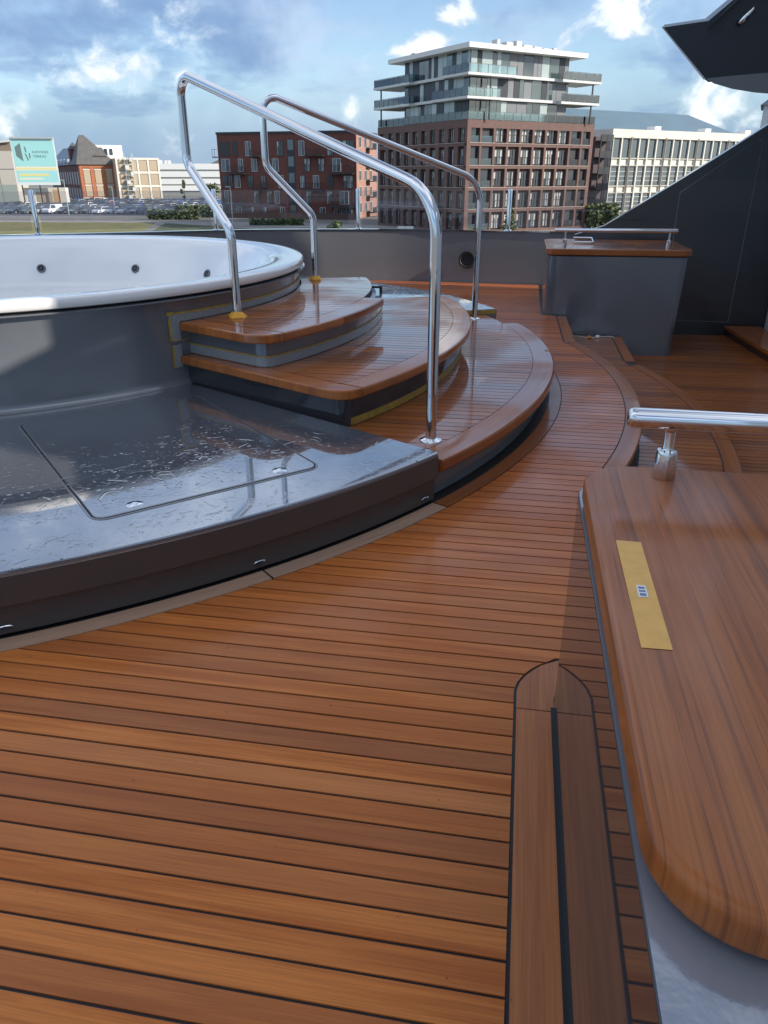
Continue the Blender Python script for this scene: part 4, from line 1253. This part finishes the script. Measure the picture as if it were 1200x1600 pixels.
# dark stair tower between
st = thing('fire_stair', 'dark steel stair tower standing between the brick tower and cream office block', 'stair tower', (*at(929, 146), GZ), FACE)
MB().box(0, 2.6, .6, 4, 0, 14.2).build('stair_core', pmat('dark_purple_panel', (.07, .04, .045), .6), st)
for k in range(6):
    MB().box(-.2, 2.8, -.9, .6, .4 + k * 2.6, .55 + k * 2.6).build('landing', DARKM, st)
    MB().box(-.2, 2.8, -.9, -.84, .55 + k * 2.6, 1.5 + k * 2.6).build('railing', DARKM, st)
for x in (-.2, 1.2, 2.66): MB().box(x, x + .14, -.9, -.76, 0, 14.4).build('column', DARKM, st)

# white gabled house, far right
gh = thing('gabled_house', 'pale grey gabled house at the far right above the slanted wall', 'house', (*at(1174, 130), GZ), YAW - R(25))
MB().box(0, 9, 0, 11, 0, 17.8).build('house_wall', pmat('pale_grey_render', (.52, .55, .56), .8), gh)
mesh('roof', [(-.5, -.5, 17.8), (9.5, -.5, 17.8), (9.5, 11.5, 17.8), (-.5, 11.5, 17.8), (4.5, -.5, 22), (4.5, 11.5, 22)], [(0, 4, 5, 3), (1, 2, 5, 4), (0, 1, 4), (2, 3, 5)], pmat('grey_tiles', (.20, .25, .28), .6), gh)
me = window_mesh('house_window', .9, 2.0, 'plain')
for x in (1.0, 2.5, 5.0, 6.6): put('window', me, gh, FX(x + .9, -.01, 14.6, math.pi))

# ------------------------------------------------------------------ old brick factory
fa = thing('factory', 'old brick factory with steep slate hip roofs behind the car park', 'building', (*at(124, 250), GZ), FACE)
HE = 3.8 - GZ
MB().box(.3, 11.2, .25, 51, 0, HE).build('wall', BR_O, fa)
MB().box(0, .3, 0, 51, 0, HE - .3).build('side_wall', BR_K, fa)
b = MB()
for i in range(4): b.box(i * 3.3 + .1, i * 3.3 + 1.15, 0, .3, 0, HE - .05)
b.box(0.3, 11.2, 0.02, .3, HE - .9, HE)
b.build('pilaster', BR_O, fa)
for i in range(3):
    for z0, z1 in ((1.9, 4.9), (5.5, 9.3)):
        x0 = 1.35 + i * 3.3
        MB().box(x0, x0 + 1.9, .12, .26, z0, z1).build('window', TAN, fa)
        MB().box(x0 - .1, x0 + 2.0, .05, .27, z1, z1 + .35).build('lintel', STONE, fa)
MB().box(0.1, 11.3, -.06, .3, 0, 1.6).build('plinth', STONE, fa)
for j in range(12):
    for z0, z1 in ((1.2, 4.2), (5.2, 8.8)):
        MB().box(-.03, .0, 1.5 + j * 4.1, 3.5 + j * 4.1, z0, z1).build('window', pmat('grey_pane', (.20, .20, .22), .3), fa)
v = [(-.5, -.5, HE), (11.8, -.5, HE), (11.8, 12.5, HE), (-.5, 12.5, HE), (2.2, 3.6, 12.0 - GZ), (3.8, 4.6, 12.0 - GZ)]
mesh('tower_roof', v, [(0, 1, 4), (1, 2, 5, 4), (2, 3, 5), (3, 0, 4, 5)], SLATE, fa)
v = [(-.4, 12, HE), (11.5, 12, HE), (11.5, 52, HE), (-.4, 52, HE), (5.5, 12, 9.4 - GZ), (5.5, 52, 9.4 - GZ)]
mesh('roof', v, [(0, 4, 5, 3), (1, 2, 5, 4), (0, 1, 4), (2, 3, 5)], SLATE_B, fa)
d_ = MB().box(5.2, 8.6, .6, 4.5, HE + .9, HE + 2.3).build('dormer', BR_O, fa)
mesh('dormer_roof', [(4.9, .3, HE + 2.3), (8.9, .3, HE + 2.3), (8.6, 5.2, HE + 5.6), (4.9, 5.2, HE + 5.6), (4.9, 5.2, HE + 2.3), (8.9, 5.2, HE + 2.3)], [(0, 1, 2, 3), (0, 3, 4), (1, 5, 2)], SLATE, d_)
d_ = MB().box(-.2, 2.5, 8.2, 11.0, HE + .6, HE + 4.4).build('dormer', BR_K, fa)
mesh('dormer_roof', [(-.4, 7.9, HE + 4.4), (2.7, 7.9, HE + 4.4), (2.7, 11.3, HE + 4.4), (-.4, 11.3, HE + 4.4), (1.2, 9.6, HE + 6.4)], [(0, 1, 4), (1, 2, 4), (2, 3, 4), (3, 0, 4)], SLATE, d_)
for j in range(4):
    b = MB().box(-.2, 1.0, 14.5 + j * 6.0, 16.3 + j * 6.0, HE + .5, HE + 1.7).build('dormer', pmat('dormer_pale', (.42, .50, .56), .5), fa)

cf = thing('concrete_works', 'beige concrete frame works building joined to the old brick factory', 'building', (*at(183, 252), GZ), FACE)
MB().box(0, 13.2, .2, 26, 0, 12.6).build('wall', BEIGE, cf)
for i in range(5):
    MB().box(i * 3.2, i * 3.2 + .55, 0, .2, 0, 12.6).build('column', CREAM, cf)
for k in range(4): MB().box(0, 13.3, -.01, .2, k * 3.9 + .5, k * 3.9 + 1.1).build('beam', CREAM, cf)
for i in range(4):
    for k in range(3):
        MB().box(.7 + i * 3.2, 3.0 + i * 3.2, .10, .21, 1.4 + k * 3.9, 4.2 + k * 3.9).build('infill_panel', TAN, cf)
b = MB()
for k in range(9):
    b.box(2.4, 5.0, -1.6, -.2, .6 + k * 1.45, .72 + k * 1.45)
for x in (2.4, 4.9):
    for y in (-1.6, -.3): b.box(x, x + .1, y, y + .1, 0, 14)
for k in range(6): b.box(2.5 + (k % 2) * 1.4, 3.6 + (k % 2) * 1.4, -1.5, -.4, 1.2 + k * 2.1, 2.3 + k * 2.1)
b.build('escape_stair', pmat('pale_steel', (.55, .55, .52), .5), cf)
MB().box(-4.0, 4.4, 8, 18, 12.0, 16.4).build('penthouse', WHITEW, cf)
for x in (-1.2, .4): MB().box(x, x + 1.0, 7.9, 8.0, 13.6, 15.4).build('window', GLASSD, cf)

wh_ = thing('white_hall', 'long white banded warehouse behind the car park near the near handrail', 'building', (*at(228, 335), GZ), math.atan2(.10, 1) + YAW)
MB().box(0, 34, 0, 24, 0, 12.0).build('wall', pmat('grey_strip_glass', (.34, .35, .33), .5), wh_)
for z0, z1 in ((9.9, 12.1), (7.1, 9.2), (4.4, 6.4), (1.9, 3.9)): MB().box(4.0 if z0 > 9 else 4.0, 34.1, -.4, 0, z0, z1).build('cladding_band', WHITEW, wh_)
MB().box(0.0, 4.0, -.2, 0, 0, 12).build('stair_bay', pmat('dark_grey_bay', (.20, .21, .22), .6), wh_)
MB().box(-.2, 5, 2, 10, 12, 13.6).build('roof_house', STONE, wh_)
for x in (5.5, 7.5, 8.8): MB().box(x, x + 1.0, 3, 4, 12, 13.3).build('roof_unit', WHITEW, wh_)
bo = thing('brick_annex', 'small orange brick house with dark roof beyond the white warehouse', 'house', (*at(331, 345), GZ), YAW)
MB().box(0, 4.5, 0, 8, 0, 12.2).build('wall', BR_O, bo)
mesh('roof', [(-.2, -.2, 12.2), (4.7, -.2, 12.2), (4.7, 8.2, 12.2), (-.2, 8.2, 12.2), (2.2, 4, 13.6)], [(0, 1, 4), (1, 2, 4), (2, 3, 4), (3, 0, 4)], SLATE, bo)

# beige shed with the billboard
sh = thing('beige_shed', 'beige clad shed at the left edge behind the billboard', 'building', (*at(24, 222), GZ), R(12) + YAW)
MB().box(-32, 0, 0, 14, 0, 13.8).build('wall', pmat('beige_cladding', (.50, .46, .40), .8), sh)
MB().box(-32, -.1, -.05, 0, 0, 5.6).build('lower_cladding', pmat('green_grey_cladding', (.30, .34, .31), .8), sh)
for x in (-4, -8, -12, -16): MB().box(x, x + .08, -.09, -.05, .1, 13.7).build('cladding_seam', PANELG, sh)
MB().box(-32, 0, -.09, -.05, 9.4, 9.5).build('cladding_seam', PANELG, sh)
mesh('roof', [(-32, -.6, 13.0), (.3, -.6, 16.0), (.3, 14, 16.0), (-32, 14, 13.0), (-32, -.6, 13.4), (.3, -.6, 16.5), (.3, 14, 16.5), (-32, 14, 13.4)], [(0, 1, 5, 4), (1, 2, 6, 5), (2, 3, 7, 6), (3, 0, 4, 7), (4, 5, 6, 7), (3, 2, 1, 0)], pmat('pale_roof_edge', (.6, .6, .57), .6), sh)
MB().box(-12, .2, .1, 13.9, 13.7, 15.9).build('gable', pmat('brown_gable', (.25, .19, .15), .8), sh)

bb = thing('billboard', 'large turquoise billboard with yellow bands and a dark polygon logo over the car park', 'billboard', (*at(25, 212), GZ), R(8) + YAW)
BW, z0, z1 = 10.6, 5.6, 16.4
MB().box(0, BW, 0, .25, z0, z1).build('board', pmat('board_pale', (.72, .78, .76), .6), bb)
TURQ = pmat('turquoise_print', (.38, .72, .68), .6); YEL = pmat('yellow_print', (.78, .70, .30), .6); LYEL = pmat('pale_yellow_print', (.80, .79, .58), .6)
LOGO = pmat('logo_grey', (.16, .22, .21), .6)
MB().box(.25, BW - .25, -.02, 0, 10.0, z1 - .3).build('print_field', TURQ, bb)
MB().box(.25, BW - .25, -.02, 0, 6.3, 9.0).build('print_field', TURQ, bb)
MB().box(.25, BW - .25, -.02, 0, 9.05, 9.95).build('print_band', LYEL, bb)
MB().box(.25, BW - .25, -.03, -.021, 9.3, 9.6).build('print_band', YEL, bb)
MB().box(.8, BW - 2.4, -.03, -.021, 7.7, 8.3).build('print_band', YEL, bb)
MB().box(.8, BW - 4.0, -.03, -.021, 6.9, 7.3).build('print_band', LYEL, bb)
MB().box(0, BW, -.4, .5, z1, z1 + .35).build('top_rail', pmat('board_rail', (.45, .48, .46), .6), bb)
prism_xz('logo', [(.9, 14.5), (2.3, 15.4), (2.5, 11.2), (1.0, 12.4)], -.05, -.021, LOGO, bb)
prism_xz('logo', [(3.2, 14.7), (3.5, 14.4), (3.6, 13.2), (3.25, 13.5)], -.05, -.021, LOGO, bb)
prism_xz('logo', [(3.1, 13.1), (3.4, 12.9), (3.9, 11.4), (3.6, 11.4)], -.05, -.021, LOGO, bb)
prism_xz('logo', [(4.1, 13.1), (4.35, 13.1), (4.4, 12.0), (4.1, 11.9)], -.05, -.021, LOGO, bb)
for x in (.8, 5.2, 9.6): MB().box(x, x + .25, .25, .5, 0, z0 + 4).build('leg', DARKM, bb)
def text(body, size, x, zz, parent, mat):
    cu = bpy.data.curves.new('lettering', 'FONT'); cu.body = body; cu.size = size; cu.extrude = .01; cu.space_character = 1.25
    o = bpy.data.objects.new('lettering', cu); COL.objects.link(o)
    bpy.context.view_layer.update()
    dg = bpy.context.evaluated_depsgraph_get(); me = bpy.data.meshes.new_from_object(o.evaluated_get(dg))
    bpy.data.objects.remove(o)
    me.materials.clear(); me.materials.append(mat)
    o = bpy.data.objects.new('lettering', me); COL.objects.link(o); o.parent = parent
    o.location = (x, -.04, zz); o.rotation_euler = (math.pi / 2, 0, 0)
text('KIEVIENE', .80, 5.0, 13.1, bb, LOGO); text('TERRAS', .80, 5.0, 12.1, bb, LOGO)

# pale container / hut below the billboard
ct = thing('site_cabin', 'long pale site cabin with an orange door below the billboard', 'cabin', (*at(31, 214), GZ), R(8) + YAW)
MB().box(0, 10.8, 0, 3, 0, 4.9).build('cabin_wall', pmat('cabin_cream', (.66, .62, .52), .8), ct)
MB().box(7.6, 9.2, -.05, 0, .1, 4.5).build('door', pmat('cabin_orange', (.60, .36, .18), .7), ct)
MB().box(3.2, 7.2, -.05, 0, 1.4, 3.9).build('window_shutter', TAN, ct)

# ------------------------------------------------------------------ cars
def car_mesh(kind, paint):
    b = MB()
    L, Wd = {'hatch': (4.0, 1.75), 'estate': (4.6, 1.8), 'suv': (4.5, 1.9), 'van': (4.9, 1.95)}[kind]
    top = {'hatch': 1.46, 'estate': 1.48, 'suv': 1.70, 'van': 1.95}[kind]; belt = {'hatch': .92, 'estate': .92, 'suv': 1.08, 'van': 1.15}[kind]
    prof = {'hatch': [(-.06, .45), (.0, .72), (.9, belt), (1.55, top), (3.0, top), (3.85, belt), (3.98, .6), (3.95, .3), (0, .3)],
            'estate': [(-.02, .45), (.02, .70), (1.15, belt), (1.85, top), (4.2, top - .04), (4.55, belt), (4.6, .6), (4.55, .3), (0, .3)],
            'suv': [(-.02, .5), (.02, .86), (1.05, belt), (1.6, top), (4.0, top), (4.42, belt), (4.5, .7), (4.45, .35), (0, .35)],
            'van': [(-.02, .5), (.02, .9), (.5, belt), (1.1, top), (4.85, top), (4.9, belt), (4.9, .7), (4.88, .35), (0, .35)]}[kind]
    n_ = len(prof); v = []
    for s_ in (-1, 1):
        for x, zz in prof:
            k = .80 if zz > belt + .05 else 1.0
            v.append((x - L / 2, s_ * Wd / 2 * k, zz))
    f = [tuple(range(n_)), tuple(range(n_, 2 * n_))[::-1]]; mi = [0, 0]
    for i in range(n_):
        j = (i + 1) % n_
        f.append((i, n_ + i, n_ + j, j)); mi.append(1 if i in (2, 4) else 0)
    k = len(b.v); b.v += v; b.f += [tuple(a + k for a in q) for q in f]; b.m += mi
    # side windows
    for s_ in (-1, 1):
        a, c_ = prof[2], prof[3]; d_, e = prof[4], prof[5]; yb, yt = s_ * (Wd / 2 + .01), s_ * (Wd / 2 * .80 + .012)
        h0, h1 = belt + .05, top - .10
        def xz(p, q, zz): u = (zz - p[1]) / (q[1] - p[1]); return p[0] + (q[0] - p[0]) * u
        def yy(zz): u = (zz - belt) / (top - belt); return yb * (1 - u) + yt * u
        q = [(xz(a, c_, h0) + .25 - L / 2, yy(h0), h0), (xz(a, c_, h1) + .18 - L / 2, yy(h1), h1), (xz(d_, e, h1) - .15 - L / 2, yy(h1), h1), (xz(d_, e, h0) - .2 - L / 2, yy(h0), h0)]
        if kind == 'van': q[2] = (q[1][0] + 1.2, q[2][1], q[2][2]); q[3] = (q[0][0] + 1.7, q[3][1], q[3][2])
        b.add(q, [(0, 1, 2, 3) if s_ > 0 else (3, 2, 1, 0)], 1)
        for x in (.85, L - .85):
            w_ = [(x - L / 2 + .33 * math.cos(t), s_ * (Wd / 2 + .02), .33 + .33 * math.sin(t)) for t in [2 * math.pi * q_ / 10 for q_ in range(10)]]
            w2 = [(x_, s_ * (Wd / 2 - .2), z_) for x_, _, z_ in w_]
            b.add(w_ + w2, [tuple(range(10)), tuple(range(10, 20))] + [(q_, (q_ + 1) % 10, 10 + (q_ + 1) % 10, 10 + q_) for q_ in range(10)], 2)
            hb_ = [(x - L / 2 + .19 * math.cos(t), s_ * (Wd / 2 + .03), .33 + .19 * math.sin(t)) for t in [2 * math.pi * q_ / 8 for q_ in range(8)]]
            b.add(hb_, [tuple(range(8))], 3)
        b.box(-L / 2 - .05, -L / 2 + .05, s_ * Wd * .36 - .2, s_ * Wd * .36 + .2, .62, .76, 3)
    me = bpy.data.meshes.new('car_' + kind); me.from_pydata(b.v, [], b.f)
    for m in (paint, GLASSD, RUBBER, pmat('lamp_silver', (.6, .6, .62), .3, .5)): me.materials.append(m)
    me.polygons.foreach_set('material_index', b.m); me.update()
    return me


paints = {'black': (.015, .016, .018), 'dark grey': (.07, .075, .08), 'silver': (.45, .46, .48), 'white': (.75, .75, .75), 'dark blue': (.02, .035, .09), 'blue': (.03, .10, .32), 'red': (.45, .02, .05), 'grey green': (.10, .13, .12)}
pm_ = {k: pmat('paint_' + k.replace(' ', '_'), c, .25, coat=1) for k, c in paints.items()}
kinds = {'hatch': 'hatchback', 'estate': 'estate car', 'suv': 'tall family car', 'van': 'van'}
cache = {}
ORD = ['first', 'second', 'third', 'fourth', 'fifth', 'sixth', 'seventh', 'eighth', 'ninth', 'tenth', 'eleventh', 'twelfth', 'thirteenth', 'fourteenth', 'fifteenth', 'sixteenth', 'seventeenth', 'eighteenth', 'nineteenth', 'twentieth',
       'twenty-first', 'twenty-second', 'twenty-third', 'twenty-fourth', 'twenty-fifth', 'twenty-sixth', 'twenty-seventh', 'twenty-eighth', 'twenty-ninth', 'thirtieth']
rc = random.Random(5)
rowsc = [(183, 'front row of car park'), (197, 'second row of car park'), (212, 'third row of car park'), (228, 'fourth row of car park'), (246, 'back row of car park')]
for ri, (Y, words) in enumerate(rowsc):
    step_px = 2.75 / Y * FH; px = -8 + rc.uniform(0, 6); idx = 0
    while px < 338:
        if rc.random() > .07:
            col_ = rc.choice(['black', 'black', 'dark grey', 'dark grey', 'silver', 'dark blue', 'white', 'blue', 'grey green', 'silver'])
            kd = rc.choice(['hatch', 'hatch', 'estate', 'suv'])
            if ri == 0 and 62 < px < 75: col_, kd = 'white', 'van'
            if ri == 2 and 150 < px < 165: col_ = 'red'
            key = (kd, col_)
            if key not in cache: cache[key] = car_mesh(kd, pm_[col_])
            o = bpy.data.objects.new('parked_car', cache[key]); COL.objects.link(o)
            Yc = Y + rc.uniform(-.6, .6)
            x, y = at(px, Yc); o.location = (x, y, GZ + .02)
            o.rotation_euler = (0, 0, YAW + R(72 if ri % 2 == 0 else -108) + R(rc.uniform(-3, 3)))
            tag(o, '%s %s, %s from left in %s' % (col_, kinds[kd], ORD[min(idx, 29)], words), 'van' if kd == 'van' else 'car', 'cars parked in the car park')
            idx += 1
        px += step_px

# ------------------------------------------------------------------ plants, lamps
LEAF = [pmat('leaf_dark', (.045, .065, .028), .7), pmat('leaf_mid', (.09, .12, .045), .7), pmat('leaf_light', (.17, .20, .07), .7)]
BARK = pmat('bark', (.08, .06, .045), .9)


def foliage(b, fn, count, size, rnd):
    for _ in range(count):
        p, s_ = fn(); a, c_ = rnd.uniform(0, 6.28), rnd.uniform(-1, 1)
        M = Matrix.Translation(p) @ Matrix.Rotation(a, 4, 'Z') @ Matrix.Rotation(c_, 4, 'X')
        q = size * rnd.uniform(.6, 1.3) * s_
        b.add([(-q, 0, -q * .5), (q, 0, -q * .6), (q * .7, 0, q * .6), (-q * .6, 0, q * .5)], [(0, 1, 2, 3)], rnd.choice((0, 1, 1, 2)), M)


def hedge(px0, px1, Y, dep, h, label, cnt):
    (x0, y0), (x1, y1) = at(px0, Y), at(px1, Y); L = math.hypot(x1 - x0, y1 - y0); an = math.atan2(y1 - y0, x1 - x0)
    t = thing('hedge', label, 'hedge', (x0, y0, GZ), an); r_ = random.Random(int(px0))
    b = MB()
    foliage(b, lambda: (Vector((r_.uniform(0, L), r_.uniform(0, dep), abs(r_.gauss(0, .5)) * 0 + h * r_.random() ** .6 * (1 + .2 * math.sin(r_.random() * 9)))), 1), cnt, .28, r_)
    b.build('foliage', LEAF, t)
    b = MB()
    for k in range(int(L / 1.2)): b.box(k * 1.2 + .5, k * 1.2 + .56, dep / 2, dep / 2 + .06, 0, h * .8)
    b.build('stem', BARK, t)


hedge(222, 302, 158, 3.0, 1.5, 'low green hedge between the road and the car park', 2600)
hedge(268, 338, 166, 2.5, 2.0, 'darker shrubs behind the low hedge near the handrail', 1800)
hedge(385, 470, 140, 1.5, .9, 'low row of shrubs in front of the dark red block', 900)
hedge(925, 975, 132, 3.0, 3.2, 'planting at the foot of the cream office block', 1400)


def tree(px, Y, h, cw, kind, label, cnt, seed):
    x, y = at(px, Y); t = thing('tree', label, 'tree', (x, y, GZ)); r_ = random.Random(seed)
    tv, tf = tube_geo([(0, 0, 0), (.05, .03, h * .4), (0, .05, h * .8)], [.03 * h * .6 + .03, .02 * h * .5 + .02, .02], 7)
    mesh('trunk', tv, tf, BARK, t)
    b = MB()
    def fn():
        if kind == 'cone':
            u = r_.random() ** 1.4; rr = cw * (1 - u) * (.35 + .65 * math.sqrt(r_.random())); a = r_.uniform(0, 6.28)
            rr *= 1 + .3 * math.sin(u * 40)
            return Vector((rr * math.cos(a), rr * math.sin(a), h * (.10 + .90 * u) - .12 * rr)), 1
        u = r_.random(); a = r_.uniform(0, 6.28); k = int(r_.random() * 9); g = random.Random(seed * 10 + k)
        c_ = Vector((g.uniform(-.6, .6) * cw, g.uniform(-.6, .6) * cw, h * g.uniform(.35, .9)))
        d_ = Vector((r_.gauss(0, 1), r_.gauss(0, 1), r_.gauss(0, 1))).normalized() * cw * .42 * r_.random() ** .4
        return c_ + d_, 1
    foliage(b, fn, cnt, .16 if h < 5 else .2, r_)
    b.build('crown', LEAF, t)


tree(801, 104, 4.8, 1.3, 'cone', 'small dark conifer in front of the brick tower beside a railing post', 1500, 1)
tree(520, 104, 2.6, 1.0, 'round', 'small yellow green bush between the two handrails', 800, 2)
tree(285, 214, 7.5, .9, 'round', 'slender young tree in front of the white warehouse', 500, 3)
tree(748, 106, 1.8, .8, 'round', 'low bush at the foot of the brick tower', 400, 4)
tree(935, 128, 3.0, 1.2, 'round', 'leafy shrub at the right corner of the brick tower', 500, 5)
tree(330, 205, 6.0, 2.4, 'round', 'rounded dark tree left of the dark red block', 900, 6)

for i, (px, Y, h, lab) in enumerate(((358, 140, 6.2, 'white street lamp in front of the left end of the dark red block'), (98, 178, 7.0, 'pale lamp post in the car park under the factory'), (172, 180, 5.6, 'slim lamp post in the car park right of the factory'))):
    t = thing('street_lamp', lab, 'street lamp', (*at(px, Y), GZ), YAW, 'street lamps')
    v, f = tube_geo([(0, 0, 0), (0, 0, h)], [.09, .05], 8); mesh('post', v, f, pmat('lamp_grey', (.5, .52, .52), .5), t)
    MB().box(-.8, .1, -.12, .12, h - .05, h + .06).build('lamp_head', pmat('lamp_grey', (0, 0, 0)), t)
sg = thing('site_board', 'white two panel sign board at the foot of the brick tower', 'sign', (*at(622, 112), GZ), YAW + R(-10))
MB().box(0, 1.05, 0, .05, .3, 1.55).box(1.12, 2.2, 0, .05, .3, 1.55).build('sign_panel', pmat('sign_grey_white', (.40, .44, .46), .6), sg)
MB().box(0, .06, .05, .1, 0, 1.6).box(2.1, 2.16, .05, .1, 0, 1.6).build('sign_leg', DARKM, sg)
